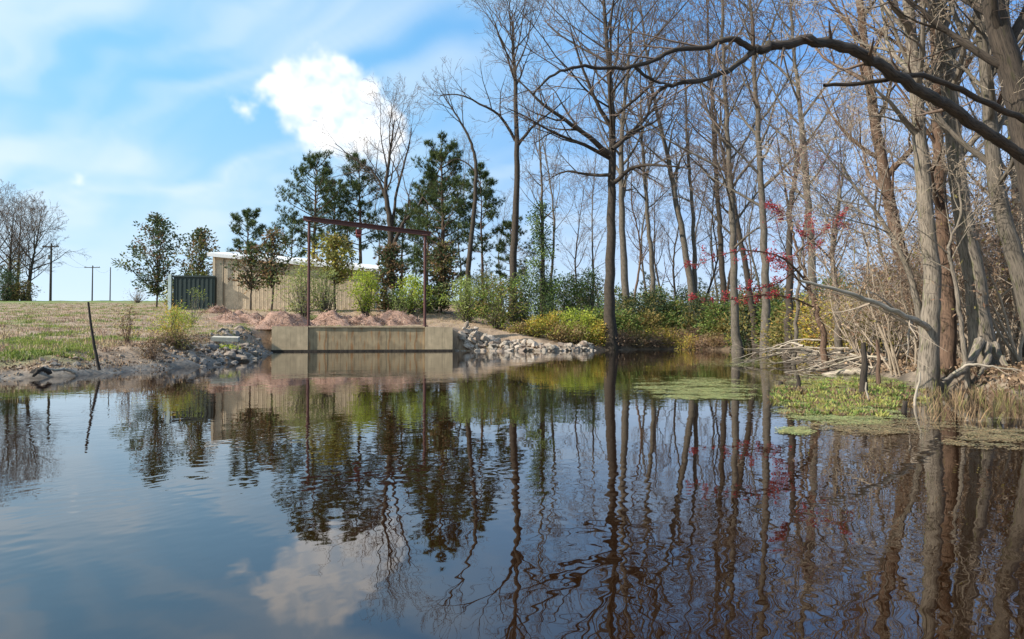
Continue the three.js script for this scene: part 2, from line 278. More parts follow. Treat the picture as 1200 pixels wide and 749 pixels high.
{
  const dir = WB.clone().sub(WA), len = dir.length(), turn = Math.atan2(-dir.z, dir.x);
  const w = thing('retaining_wall', 'low tan concrete wall at the pond edge below the red gantry', 'wall', WA); w.rotation.y = turn;
  const light = new THREE.MeshStandardMaterial({ color: lin(0.66, 0.51, 0.335), map: concreteMap, bumpMap: grainBump, bumpScale: 0.003, roughness: 0.95 });
  const dark = new THREE.MeshStandardMaterial({ color: lin(0.60, 0.465, 0.31), map: stainShadeMap, bumpMap: grainBump, bumpScale: 0.003, roughness: 0.9 });  // stained wing concrete, its colour also lowered to paint in the bay shade
  const slab = (x0, x1, y0, y1, z0, z1, name, m) => { const g = box(x1 - x0, y1 - y0, z1 - z0, (x0 + x1) / 2, (y0 + y1) / 2, (z0 + z1) / 2); const P = g.attributes.position, U = g.attributes.uv, nn = g.attributes.normal; for (let k = 0; k < P.count; k++) U.setXY(k, (P.getX(k) + P.getZ(k)) / 2.4 + x0 * 0.37, (P.getY(k) + P.getZ(k) * Math.abs(nn.getY(k))) / 2.4); return part(name, g, m, w); };
  const l = len * 0.193, r = len * 0.841;
  slab(0, l, -0.8, WTOP, -2.0, 0, 'wall_panel', light);
  slab(r, len, -0.8, WTOP - 0.02, -2.0, 0, 'wall_panel', light);
  const n = 6, bw = (r - l) / n;
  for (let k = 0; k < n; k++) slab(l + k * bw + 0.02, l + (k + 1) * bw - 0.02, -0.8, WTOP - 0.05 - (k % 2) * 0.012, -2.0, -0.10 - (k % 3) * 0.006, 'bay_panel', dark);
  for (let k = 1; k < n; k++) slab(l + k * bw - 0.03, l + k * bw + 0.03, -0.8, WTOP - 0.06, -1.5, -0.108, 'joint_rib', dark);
  slab(l + 0.01, r - 0.01, WTOP - 0.052, WTOP + 0.03, -1.9, -0.04, 'coping', light);
  slab(-0.02, len, -0.06, 0.10, 0.0, 0.05, 'wet_sill', M.wet);
}
{ // the gantry over the wall
  const a = WA.clone().lerp(WB, 0.193), b = WA.clone().lerp(WB, 0.841), out = V(0.17, 0, 0.985).multiplyScalar(-0.22);
  a.add(out); b.add(out);
  const g = thing('steel_gantry', 'rusty red steel gantry frame standing over the concrete wall', 'gantry', a);
  const loc = (v) => v.clone().sub(a), post = (p, h) => { const m = part('post', new Builder().tube([V(p.x, WTOP - 0.1, p.z), V(p.x, 3, p.z), V(p.x, h, p.z)], [0.08, 0.08, 0.08], 10).geometry(), steelRust, g); part('foot_plate', new THREE.CylinderGeometry(0.17, 0.19, 0.06, 10).translate(p.x, WTOP + 0.04, p.z), steelRust, m); part('cap_plate', box(0.32, 0.05, 0.32, p.x, h + 0.02, p.z), steelRust, m); return m; };
  const lb = loc(b); post(loc(a), 7.16); post(lb, 6.55);
  const beam = new THREE.Group(); beam.name = 'beam'; const len = Math.hypot(lb.x, lb.z) + 0.7; g.add(beam);
  beam.position.set(lb.x / 2, 6.99, lb.z / 2); beam.rotation.set(0, Math.atan2(-lb.z, lb.x), -0.097, 'YXZ');
  part('flange', box(len, 0.025, 0.17, 0, 0.115, 0), steelRust, beam); part('flange', box(len, 0.025, 0.17, 0, -0.115, 0), steelRust, beam); part('web', box(len - 0.01, 0.21, 0.016, 0, 0, 0), steelRust, beam);
  const t = thing('hoist_trolley', 'small rusty chain hoist hanging under the gantry beam', 'hoist', a.clone().lerp(b, 0.42).setY(6.55));
  const red = new THREE.MeshStandardMaterial({ color: lin(0.20, 0.035, 0.03), map: grain, roughness: 0.6 });
  part('carriage', box(0.30, 0.22, 0.26, 0, 0.13, 0).rotateY(0.46), red, t); part('hoist_body', new THREE.CylinderGeometry(0.13, 0.13, 0.26, 12).rotateZ(Math.PI / 2).translate(0, -0.1, 0), red, t); part('hook', new THREE.TorusGeometry(0.06, 0.018, 6, 12, 4.6).translate(0, -0.32, 0), steelRust, t);
}
{ // metal shed on the rise
  const A = V(wx(249, 49), 0, -49), B = V(wx(438, 50.6), 0, -50.6), y0 = ground(A.x, A.z) - 0.25, dir = B.clone().sub(A), len = dir.length();
  const s = thing('metal_shed', 'long tan ribbed metal shed with a white sloping roof edge', 'shed', V(A.x, y0, A.z)); s.rotation.y = Math.atan2(-dir.z, dir.x);
  const hL = 4.28, hR = 3.35, hAt = (x) => lerp(hL, hR, x / len), deep = 7, tan = new THREE.MeshStandardMaterial({ color: lin(0.76, 0.60, 0.41), map: grain, roughness: 0.55 }), white = new THREE.MeshStandardMaterial({ color: lin(0.84, 0.83, 0.80), roughness: 0.5 });
  const n = 13, pw = len / n;
  for (let k = 0; k < n; k++) { // each sheet: flat pans between raised ribs
    const b = [], x0 = k * pw, ribs = 3;
    const pts = []; for (let q = 0; q < ribs; q++) { const u = x0 + pw * q / ribs, s3 = pw / ribs; pts.push([u, 0], [u + s3 * 0.70, 0], [u + s3 * 0.78, 0.007], [u + s3 * 0.92, 0.007]); } pts.push([x0 + pw - 0.004, 0]);
    const g = new THREE.BufferGeometry(), p = [], uv = [];
    for (let q = 0; q < pts.length - 1; q++) { const [xa, za] = pts[q], [xb, zb] = pts[q + 1]; p.push(xa, 0, za, xb, 0, zb, xb, hAt(xb), zb, xa, 0, za, xb, hAt(xb), zb, xa, hAt(xa), za); uv.push(xa / 3, 0, xb / 3, 0, xb / 3, 1.4, xa / 3, 0, xb / 3, 1.4, xa / 3, 1.4); }
    g.setAttribute('position', new THREE.Float32BufferAttribute(p, 3)); g.setAttribute('uv', new THREE.Float32BufferAttribute(uv, 2)); g.computeVertexNormals();
    part('wall_sheet', g, tan, s);
  }
  const rise = 0.132;                                              // roof climbs to the back as well
  for (const [x, h] of [[0.02, hL], [len - 0.02, hR]]) { const sh = new THREE.Shape([new THREE.Vector2(0.03, 0.05), new THREE.Vector2(deep, 0.05), new THREE.Vector2(deep, h - 0.08 + deep * rise), new THREE.Vector2(0.03, h - 0.08)]); part('end_wall', new THREE.ExtrudeGeometry(sh, { depth: 0.04, bevelEnabled: false }).rotateY(Math.PI / 2).translate(x - 0.02, 0, 0), tan, s); }
  part('back_wall', box(len - 0.1, hR + deep * rise, 0.05, len / 2, (hR + deep * rise) / 2 - 0.1, -deep - 0.06), tan, s);
  const slope = Math.atan2(hR - hL, len), L2 = len / Math.cos(slope) + 0.7, pitch = Math.atan(rise);
  const roof = part('roof', new THREE.BoxGeometry(L2, 0.06, (deep + 0.5) / Math.cos(pitch)), white, s); roof.position.set(len / 2, (hL + hR) / 2 + 0.05 + rise * deep / 2, -deep / 2 + 0.02); roof.rotation.set(pitch, 0, slope, 'ZXY');
  const fas = part('fascia', new THREE.BoxGeometry(L2 - 0.01, 0.20, 0.05), white, s); fas.position.set(len / 2, (hL + hR) / 2 - 0.12, 0.30); fas.rotation.z = slope;
  part('corner_trim', box(0.16, hL - 0.1, 0.08, 0.06, hL / 2 - 0.06, 0.075), tan, s);
  part('downpipe', new THREE.CylinderGeometry(0.05, 0.05, hL - 0.3, 8).translate(0.72, hL / 2 - 0.2, 0.11), new THREE.MeshStandardMaterial({ color: lin(0.20, 0.16, 0.11), roughness: 0.6 }), s);
}
{ // dark green store beside the shed
  const p = onGround(226, 48.5, 0.1), s = thing('storage_container', 'dark green metal container beside the end of the tan shed', 'container', p), g = new THREE.MeshStandardMaterial({ color: lin(0.011, 0.030, 0.026), map: grain, roughness: 0.55 }), pale = new THREE.MeshStandardMaterial({ color: lin(0.52, 0.62, 0.60), roughness: 0.45, map: grain });
  s.rotation.y = 0.06;
  part('body', box(2.85, 2.3, 2.2, 0.02, 1.25, -1.12), g, s);
  for (let k = 0; k < 9; k++) part('rib', box(0.12, 2.1, 0.016, -1.2 + k * 0.305, 1.25, 0.01), g, s);
  part('top_rail', box(3.0, 0.12, 0.14, 0, 2.44, 0), g, s); part('base_rail', box(3.0, 0.12, 0.14, 0, 0.12, 0), g, s);
  part('corner_post', box(0.22, 2.6, 0.2, -1.62, 1.28, 0.02), pale, s);
}
{ // meter box on a post
  const p = onGround(455, 46), s = thing('meter_box', 'small white meter box on a brown post beside dark shrub', 'utility box', p);
  part('post', box(0.14, 1.5, 0.14, 0, 0.75, 0), M.barkWarm, s); part('box', box(0.34, 0.95, 0.2, 0.12, 1.35, 0.18), new THREE.MeshStandardMaterial({ color: lin(0.72, 0.70, 0.66), roughness: 0.5 }), s);
}
// utility poles on the field and their wires
{
  const wood = M.barkDark, spots = [[58, 112, 285, true, 'tall utility pole with a crossarm and transformer beside bare field trees'], [107, 185, 311, true, 'distant utility pole with crossarm out on the open field'], [128, 215, 313, false, 'plain distant pole without crossarm standing out on the field']], tops = [];
  for (const [px, d, top, arm, label] of spots) {
    const p = onGround(px, d, 0.3), h = at(px, top, d).y - p.y, s = thing('utility_pole', label, 'pole', p, 'utility poles on the field');
    part('pole', new Builder().tube([V(0, 0, 0), V(0, h * 0.5, 0), V(0, h, 0)], [0.2, 0.17, 0.13], 8).geometry(), wood, s);
    tops.push(p.clone().setY(p.y + h - 0.55));
    if (!arm) continue;
    const y = h - 0.55; part('crossarm', box(d > 150 ? 4.2 : 2.7, 0.18, 0.16, 0, y, 0.2), wood, s);
    for (const x of d > 150 ? [-1.9, 0.3, 1.9] : [-1.2, 0.25, 1.2]) part('insulator', new THREE.CylinderGeometry(0.05, 0.07, 0.22, 8).translate(x, y + 0.2, 0.2), M.barkGrey, s);
    if (d < 150) part('transformer', new THREE.CylinderGeometry(0.24, 0.24, 0.75, 12).translate(0.0, h - 2.3, 0.42), new THREE.MeshStandardMaterial({ color: lin(0.2, 0.2, 0.2), roughness: 0.6 }), s);
  }
  const wire = new THREE.MeshStandardMaterial({ color: lin(0.07, 0.07, 0.07), roughness: 0.6 });
  tops.push(V(-330, 12, -150));
  for (const [i, j, x, label] of [[0, 1, -1.2, 'thin power line between the two crossarm poles, outer wire'], [0, 1, 1.2, 'thin power line between the two crossarm poles, inner wire'], [1, 2, 0.3, 'thin power line between the two distant poles']]) {
    const a = tops[i].clone().add(V(x, 0.3, 0.2)), b = tops[j].clone().add(V(x * 1.3, 0.3, 0.2)), pts = [];
    for (let k = 0; k <= 16; k++) { const q = a.clone().lerp(b, k / 16); q.y -= 4 * 1.6 * (k / 16) * (1 - k / 16); pts.push(q); }
    tag(part(numbered('power_line'), new Builder().tube(pts, pts.map(() => 0.016), 4).geometry(), wire, scene), label, 'wire');
  }
}

// ---------------------------------------------------------------- stones
const stoneShapes = [];
for (let k = 0; k < 9; k++) {
  const R = rngOf(300 + k), g = new THREE.IcosahedronGeometry(1, 1), P = g.attributes.position, cuts = Array.from({ length: 11 }, () => [V(R() - 0.5, R() - 0.5, R() - 0.5).normalize(), 0.42 + R() * 0.3]), v = new THREE.Vector3();
  for (let i = 0; i < P.count; i++) { v.fromBufferAttribute(P, i); for (const [n, m] of cuts) { const q = v.dot(n); if (q > m) v.addScaledVector(n, m - q); } v.multiplyScalar(1 + 0.07 * noise3(v.x * 2 + k * 9, v.y * 2, v.z * 2)); P.setXYZ(i, v.x * (1 + 0.3 * R() * 0), v.y, v.z); }
  g.scale(1.15 + R() * 0.3, 0.62 + R() * 0.3, 0.8 + R() * 0.3); g.computeVertexNormals(); stoneShapes.push(g); total += 80;
}
const stoneMats = [[0.46, 0.385, 0.30], [0.38, 0.30, 0.225], [0.28, 0.24, 0.195], [0.52, 0.43, 0.34], [0.21, 0.19, 0.165], [0.33, 0.25, 0.19]].map((c) => new THREE.MeshStandardMaterial({ color: lin(...c), map: grain, bumpMap: grainBump, bumpScale: 0.005, roughness: 0.95, flatShading: true }));
function stonePile(label, origin, spots, seed, mats) {
  const R = rngOf(seed), g = thing('rock_pile', label, 'rocks', origin);
  for (const [x, z, size, lift] of spots) { const m = part('stone', stoneShapes[Math.floor(R() * 9)], mats[Math.floor(R() * mats.length)], g); const y = Math.max(-0.12, ground(x, z)) + (lift ?? 0); m.position.set(x - origin.x, y - origin.y + size * 0.15, z - origin.z); m.rotation.set((R() - 0.5) * 1.1, R() * 6.28, (R() - 0.5) * 1.1); m.scale.setScalar(size); }
  return g;
}
{
  const R = rngOf(41), a = [], b = [];
  const along = (P, Q, t) => [lerp(P[0], Q[0], t), lerp(P[1], Q[1], t)];
  for (let k = 0; k < 300; k++) { // wall end to the big tree
    const t = Math.pow(R(), 0.85), seg = t < 0.42 ? along([-3.2, -39.4], [-1, -39.2], t / 0.42) : t < 0.75 ? along([-1, -39.2], [2.2, -38.8], (t - 0.42) / 0.33) : along([2.2, -38.8], [4.9, -40.6], (t - 0.75) / 0.25), inl = Math.pow(R(), 0.8) * lerp(2.3, 0.8, t);
    a.push([seg[0] + inl * 0.15, seg[1] - inl + 0.35, 0.11 + R() * R() * 0.30, Math.max(0, inl - 0.3) * lerp(0.16, 0.06, t)]);
  }
  stonePile('pale broken rock riprap on the bank past the wall end', V(0.5, 0, -39.4), a, 42, [0, 1, 3, 2, 0, 5].map((i) => stoneMats[i]));
  for (let k = 0; k < 80; k++) { const t = R(), p = along([-9.6, -13.0], [-8.5, -20.5], t); b.push([p[0] - R() * 0.7 + 0.15, p[1] + (R() - 0.5) * 0.5, 0.03 + R() * R() * 0.13, -0.01]); }
  for (let k = 0; k < 90; k++) { const t = R(), p = along([-8.45, -18.6], [-9.3, -24.5], t); b.push([p[0] - Math.pow(R(), 1.3) * 1.5 + 0.25, p[1] + (R() - 0.5) * 0.6, 0.06 + R() * R() * 0.22, 0.01]); }
  for (let k = 0; k < 130; k++) { const t = R(), p = along([-8.9, -21.5], [-13.2, -36.6], t), inl = Math.pow(R(), 0.9) * lerp(1.3, 2.4, t); b.push([p[0] - inl + 0.5, p[1] + inl * 0.2, 0.07 + R() * R() * 0.26, 0.0]); }
  stonePile('grey rubble stones on the bank between weeds and wall', V(-11, 0, -29), b, 43, [2, 4, 1, 5, 2, 4].map((i) => stoneMats[i]));
  const q = V(-9.9, ground(-9.9, -23.6) + 0.28, -23.6), sl = thing('concrete_block', 'pale flat concrete slab lying on the grey rubble', 'slab', q); sl.rotation.set(0.10, 0.25, -0.05);
  part('slab', box(0.85, 0.14, 0.5), new THREE.MeshStandardMaterial({ color: lin(0.62, 0.58, 0.50), map: concreteMap, roughness: 0.95 }), sl);
}
// mulch heaps behind the wall
{
  const straw = new THREE.MeshStandardMaterial({ color: lin(0.44, 0.275, 0.20), map: grain, bumpMap: grainBump, bumpScale: 0.02, roughness: 1 });
  const heaps = [[283, 41, 2.2, 0.45, 'low flat heap of pinkish mulch before the young shed trees'], [330, 39.5, 2.3, 0.75, 'tall rounded heap of pinkish mulch beside gantry post foot'], [392, 41, 1.9, 0.7, 'heap of pine straw mulch under yellow green bush tree'], [425, 41.5, 1.7, 0.55, 'middle heap of pine straw mulch between the gantry posts'], [462, 42.5, 2.0, 0.65, 'heap of pinkish mulch below the white meter box'], [253, 44, 1.3, 0.35, 'small dark-topped mulch heap in front of green container']];
  heaps.forEach(([px, d, w, h, label], n) => {
    const p = onGround(px, d, 0.1), o = thing('mulch_heap', label, 'mulch', p, 'mulch heaps behind the wall'), R = rngOf(500 + n), g = new THREE.CircleGeometry(1, 40, 0, Math.PI * 2), N = 40, M2 = 14, b = new Builder();
    for (let j = 0; j <= M2; j++) for (let i = 0; i <= N; i++) { const t = i / N * 6.2832, r = j / M2, rr = r * w * (1 + 0.22 * noise2(Math.cos(t) * 1.5 + n * 7, Math.sin(t) * 1.5)), x = Math.cos(t) * rr, z = Math.sin(t) * rr * 0.75, y = h * Math.pow(1 - r * r, 1.2) * (1 + 0.6 * noise2(x * 0.8 + n * 5, z * 1.0)) + 0.09 * fbm2(x * 2.2 + n * 3, z * 2.2, 5) * (1 - r * 0.5) - r * r * 0.12; b.vert(x, y, z, 0, 1, 0, x / 1.5, z / 1.5); if (i < N && j < M2) { const a = j * (N + 1) + i; b.i.push(a, a + 1, a + N + 1, a + 1, a + N + 2, a + N + 1); } }
    const gg = b.geometry(); gg.computeVertexNormals(); part('heap', gg, straw, o);
    const s = new Builder();
    for (let k = 0; k < 1300; k++) { const t = R() * 6.283, r = Math.sqrt(R()), x = Math.cos(t) * r * w * 0.95, z = Math.sin(t) * r * w * 0.72, y = h * Math.pow(1 - r * r, 1.2) * (1 + 0.6 * noise2(x * 0.8 + n * 5, z * 1.0)) + 0.09 * fbm2(x * 2.2 + n * 3, z * 2.2, 5) * (1 - r * 0.5); const q = R(), c = q < 0.6 ? [0.47, 0.31, 0.23] : q < 0.85 ? [0.22, 0.13, 0.085] : [0.55, 0.42, 0.30]; s.blade(x, y - 0.01, z, R() - 0.5, 0.18 * R(), R() - 0.5, 0.2 + R() * 0.35, 0.03, c, R, 0.3); }
    const m = part('straw', s.geometry(), M.dry, o); m.userData.kind = 'stuff';
  });
}

// ---------------------------------------------------------------- bare trees
const tmpA = new THREE.Vector3(), tmpB = new THREE.Vector3();
function branch(o, p, dir, len, r, lvl) {
  const R = o.R, n = [7, 5, 3, 2][lvl], pts = [p.clone()], rad = [r], d = dir.clone().normalize(), q = p.clone(), dirs = [d.clone()];
  for (let i = 1; i <= n; i++) {
    const w = o.wiggle * (lvl === 0 ? 0.8 : 1);
    d.x += (R() - 0.5) * w; d.y += (R() - 0.5) * w + o.rise * (lvl ? 0.7 : 1); d.z += (R() - 0.5) * w; d.normalize();
    q.addScaledVector(d, len / n); pts.push(q.clone()); dirs.push(d.clone()); rad.push(Math.max(o.thin * 0.6, r * (1 - 0.78 * i / n)));
  }
  (lvl < 2 ? o.limbs : o.twigs).tube(pts, rad, [6, 4, 3, 3][lvl]);
  if (o.tips && lvl >= 2) o.tips.push(pts[pts.length - 1], pts[1]);
  sprout(o, pts, rad, dirs, len, lvl);
}
function sprout(o, pts, rad, dirs, len, lvl) {
  if (lvl >= o.levels) return;
  const R = o.R, n = pts.length - 1, m = o.kids[lvl];
  for (let k = 0; k < m; k++) {
    const t = 0.22 + 0.78 * (k + R()) / m, f = Math.min(n - 0.001, t * n), i = Math.floor(f), q = pts[i].clone().lerp(pts[i + 1], f - i), d = dirs[i + 1];
    const a = 0.45 + R() * 0.55; tmpA.set(R() - 0.5, R() - 0.5, R() - 0.5); tmpA.addScaledVector(d, -tmpA.dot(d)).normalize();
    const cd = d.clone().multiplyScalar(Math.cos(a)).addScaledVector(tmpA, Math.sin(a));
    branch(o, q, cd, len * (0.62 - 0.28 * t) * (0.65 + 0.6 * R()), Math.max(o.thin, lerp(rad[i], rad[i + 1], f - i) * 0.55), lvl + 1);
  }
}
const smooth = (pts, n) => { const c = new THREE.CatmullRomCurve3(pts, false, 'centripetal'); return c.getPoints(n); };
// spec: path (world points, foot first), r0/r1 radii, limbs [{pts, r}], n random limbs from fraction `from`
function bareTree(name, label, spec) {
  const R = rngOf(spec.seed), foot = spec.path[0].clone(), g = thing(name, label, spec.category ?? 'tree', foot, spec.group);
  const segs = spec.segs ?? 34, pts = smooth(spec.path.map((p) => p.clone().sub(foot)), segs), h = pts[segs].y;
  for (let i = 2; i < segs; i++) { const a = spec.wob ?? 0.09; pts[i].x += (R() - 0.5) * a; pts[i].z += (R() - 0.5) * a; }
  const flare = spec.flare ?? 0.5, fk = spec.flareHeight ?? 0.7, lobes = spec.lobes ?? 5, ph = R() * 6;
  const rad = pts.map((p, i) => lerp(spec.r0, spec.r1 ?? spec.r0 * 0.12, Math.pow(i / segs, spec.taper ?? 1)) * (1 + flare * Math.exp(-Math.max(0, p.y) / fk)));
  const tb = new Builder().tube(pts, rad, spec.sides ?? 10, (th, k) => 1 + (spec.flute ?? 0.12) * Math.exp(-Math.max(0, pts[k].y) / (fk * 1.3)) * Math.cos(lobes * th + ph) + 0.09 * noise3(Math.cos(th) * 1.6 + spec.seed, Math.sin(th) * 1.6, pts[k].y * 0.9));
  part('trunk', tb.geometry(), spec.mat, g);
  const o = { R, limbs: new Builder(), twigs: new Builder(), levels: spec.levels ?? 3, kids: spec.kids ?? [6, 5, 3], wiggle: spec.wiggle ?? 0.42, rise: spec.rise ?? 0.07, thin: spec.thin ?? 0.011, tips: spec.buds ? [] : null };
  const n = spec.n ?? 16, from = spec.from ?? 0.35;
  let az = R() * 6.28;
  for (let k = 0; k < n; k++) {
    const t = from + (1 - from) * (k + 0.3 + R() * 0.6) / n, f = Math.min(segs - 0.001, t * segs), i = Math.floor(f), q = pts[i].clone().lerp(pts[i + 1], f - i);
    az += 2.4 + (R() - 0.5) * 0.9; const a = (spec.angle ?? 0.95) * (1.15 - 0.55 * t) + (R() - 0.5) * 0.25;
    const td = pts[i + 1].clone().sub(pts[i]).normalize(), side = V(Math.cos(az), 0, Math.sin(az)); side.addScaledVector(td, -side.dot(td)).normalize();
    const shape = Math.sin(Math.PI * clamp(0.18 + 0.72 * (t - from) / (1 - from))) * 0.75 + 0.3;
    branch(o, q, td.clone().multiplyScalar(Math.cos(a)).addScaledVector(side, Math.sin(a)), (spec.reach ?? h * 0.28) * shape * (0.75 + 0.5 * R()), Math.min(lerp(rad[i], rad[i + 1], f - i) * 0.6, spec.limbMax ?? 0.12) * (0.6 + 0.5 * R()), 0);
  }
  for (const L of spec.limbs ?? []) {
    const lp = smooth(L.pts.map((p) => p.clone().sub(foot)), L.n ?? 12), lr = lp.map((_, i) => lerp(L.r, L.r1 ?? L.r * 0.2, i / (lp.length - 1)));
    for (let i = 1; i < lp.length - 1; i++) { lp[i].x += (R() - 0.5) * L.r * 0.7; lp[i].y += (R() - 0.5) * L.r * 0.7; }
    const dirs = lp.map((p, i) => lp[Math.min(lp.length - 1, i + 1)].clone().sub(lp[Math.max(0, i - 1)]).normalize());
    if (L.own) part('limb', new Builder().tube(lp, lr, 12, (th, k) => 1 + 0.13 * noise3(Math.cos(th) * 2, Math.sin(th) * 2, k * 0.5) + 0.16 * Math.max(0, noise3(Math.cos(th), Math.sin(th) + 9, k * 0.9))).geometry(), (L.mat ?? spec.mat), g); else o.limbs.tube(lp, lr, 7);
    if (o.tips && L.lvl) for (const q of lp.slice(3)) o.tips.push(q, q);
    const kids = o.kids; o.kids = L.kids ?? kids; sprout(o, lp, lr, dirs, L.span ?? lp[0].distanceTo(lp[lp.length - 1]), L.lvl ?? 0); o.kids = kids;
  }
  if (o.limbs.count) { const c = part('crown', o.limbs.geometry(), spec.mat.userData.thin, g); if (o.twigs.count) { const tw = part('fine_twigs', o.twigs.geometry(), spec.twig ?? M.twig, c); tw.userData.kind = 'stuff'; } }
  if (o.tips && o.tips.length) { const b = new Builder(); for (const p of o.tips) for (let k = 0; k < spec.buds.per; k++) { const c = spec.buds.colors[Math.floor(R() * spec.buds.colors.length)], s = spec.buds.spread; b.leaf(p.x + (R() - 0.5) * s, p.y + (R() - 0.5) * s, p.z + (R() - 0.5) * s, R() - 0.5, R() - 0.3, R() - 0.5, spec.buds.size * (0.6 + 0.8 * R()), spec.buds.size * 0.6, c, R); } const bl = part('red_blossom', b.geometry(), M.leaf, g); bl.userData.kind = 'stuff'; }
  return g;
}
// trunk path from the survey: [bearing, height] pairs at one depth, drifting by `drift` metres of depth to the top
const trunkPath = (d, list, drift = 0) => { const p = list.map(([x, y], i) => at(x, y, d + drift * i / (list.length - 1))); p[0].y = Math.min(p[0].y, ground(p[0].x, p[0].z) + 0.1) - 0.15; return p; };
const limbPath = (list) => list.map(([x, y, d]) => at(x, y, d));

// trees along the far shore
bareTree('bare_tree', 'tall straight bare tree with fanned top behind the green shrubs', { seed: 101, path: trunkPath(54, [[600, 385], [602, 300], [606, 200], [604, 110], [601, 50], [600, 12]]), r0: 0.34, r1: 0.04, taper: 1, mat: M.barkDark, n: 22, from: 0.62, reach: 5.6, angle: 0.85, rise: 0.1, limbs: [{ pts: limbPath([[604, 165, 54], [585, 135, 53.5], [562, 122, 53], [535, 110, 53], [515, 112, 53]]), r: 0.13 }, { pts: limbPath([[607, 170, 54], [622, 150, 54], [645, 132, 54.5], [668, 112, 55]]), r: 0.14 }] });
bareTree('bare_tree', 'thin bare tree bending over at the top beside tall pines', { seed: 102, path: trunkPath(50, [[548, 375], [549, 310], [556, 240], [557, 190], [549, 160], [533, 132], [516, 106]]), r0: 0.21, r1: 0.03, mat: M.barkDark, n: 9, from: 0.7, reach: 2.6, kids: [4, 3, 2], limbs: [{ pts: limbPath([[556, 200, 50], [545, 190, 50], [534, 186, 50], [520, 192, 49.5]]), r: 0.07 }] });
bareTree('bare_tree', 'broad bare tree with forked stems rising behind the gantry', { seed: 103, path: trunkPath(64, [[457, 370], [458, 310], [457, 260], [452, 225], [456, 185], [462, 140]]), r0: 0.42, r1: 0.05, mat: M.barkDark, n: 12, from: 0.55, reach: 5.2, limbs: [{ pts: limbPath([[460, 292, 64], [472, 262, 63.5], [490, 240, 63], [507, 212, 63], [520, 190, 63]]), r: 0.2 }, { pts: limbPath([[455, 240, 64], [440, 205, 64], [418, 188, 64], [392, 168, 64]]), r: 0.15 }, { pts: limbPath([[458, 270, 64], [466, 220, 65], [478, 175, 65], [482, 150, 65]]), r: 0.16 }], rise: 0.05, angle: 0.8 });
bareTree('bare_tree', 'slender bare tree behind the vine covered trunk', { seed: 104, path: trunkPath(60, [[637, 370], [636, 280], [634, 200], [630, 130]]), r0: 0.2, r1: 0.03, mat: M.barkGrey, n: 14, from: 0.4, reach: 2.8, kids: [4, 3, 2] });
bareTree('bare_tree', 'massive dark bare tree with wide crown rooted at pond edge by rocks', { seed: 105, path: trunkPath(42.2, [[716, 411], [714, 350], [716, 280], [717, 215], [718, 150], [715, 95], [711, 50], [707, -10], [704, -60]]), r0: 0.36, r1: 0.05, sides: 16, flare: 0.7, flareHeight: 0.9, flute: 0.16, mat: M.barkDark, n: 26, from: 0.42, reach: 8.2, angle: 1.12, kids: [7, 6, 4], limbMax: 0.17, rise: 0.06,
  limbs: [{ pts: limbPath([[714, 180, 41.5], [690, 160, 41], [660, 140, 40.5], [630, 115, 40], [605, 92, 40]]), r: 0.19 }, { pts: limbPath([[718, 215, 41.5], [745, 195, 41], [775, 193, 40], [812, 198, 39.5]]), r: 0.15 }, { pts: limbPath([[716, 205, 41.5], [690, 205, 42], [665, 200, 42], [640, 212, 42]]), r: 0.12 }, { pts: limbPath([[718, 175, 41.5], [745, 150, 42], [770, 120, 43], [790, 80, 43]]), r: 0.15 }, { pts: limbPath([[717, 150, 41.5], [700, 120, 41], [680, 75, 40.5], [668, 30, 40]]), r: 0.15 }] });
bareTree('bare_tree', 'pale bare tree standing close behind the massive dark tree', { seed: 106, path: trunkPath(48, [[737, 405], [732, 330], [729, 250], [728, 170], [735, 90], [742, 10]]), r0: 0.31, r1: 0.06, mat: M.barkGrey, n: 18, from: 0.42, reach: 5 });
bareTree('bare_tree', 'thin bare tree between the pale tree and the leaning pair', { seed: 107, path: trunkPath(50, [[768, 395], [764, 310], [757, 230], [752, 150], [750, 70]]), r0: 0.22, r1: 0.04, mat: M.barkGrey, n: 14, from: 0.42, reach: 4 });
bareTree('bare_tree', 'bare tree leaning over with its top toward the massive tree', { seed: 108, path: trunkPath(49.5, [[815, 400], [809, 330], [797, 260], [784, 190], [768, 120], [756, 50], [750, 0]]), r0: 0.29, r1: 0.04, mat: M.barkGrey, n: 18, from: 0.4, reach: 5 });
bareTree('bare_tree', 'slim bare tree paired with the leaning tree', { seed: 109, path: trunkPath(50, [[819, 400], [815, 330], [812, 250], [806, 170], [803, 90], [800, 20]]), r0: 0.2, r1: 0.03, mat: M.barkGrey, n: 14, from: 0.42, reach: 3.6 });
bareTree('bare_tree', 'dark bare tree behind the swollen-foot tree in the water', { seed: 110, path: trunkPath(49, [[852, 400], [847, 320], [842, 240], [837, 160], [832, 80], [828, 0]]), r0: 0.25, r1: 0.05, mat: M.barkDark, n: 18, from: 0.38, reach: 4.6 });
bareTree('bare_tree', 'grey bare tree with swollen foot standing in the water', { seed: 111, path: trunkPath(35, [[866, 413], [862, 375], [860, 310], [858, 235], [853, 155], [848, 70], [845, -30]]), r0: 0.23, r1: 0.06, sides: 14, flare: 1.9, flareHeight: 0.65, flute: 0.3, lobes: 4, mat: M.barkGrey, n: 20, from: 0.35, reach: 5 });
bareTree('bare_tree', 'slanting bare tree crossing behind the swollen-foot tree', { seed: 112, path: trunkPath(37, [[888, 400], [877, 330], [864, 260], [851, 200], [840, 140], [832, 80]]), r0: 0.19, r1: 0.03, mat: M.barkDark, n: 14, from: 0.4, reach: 4 });
bareTree('bare_tree', 'straight bare tree with pale foot at the edge of far bank', { seed: 113, path: trunkPath(32.5, [[897, 411], [898, 350], [896, 280], [892, 200], [887, 120], [882, 50], [879, -20]]), r0: 0.22, r1: 0.06, flare: 0.9, flareHeight: 0.6, flute: 0.2, mat: M.barkGrey, n: 18, from: 0.4, reach: 4.4 });
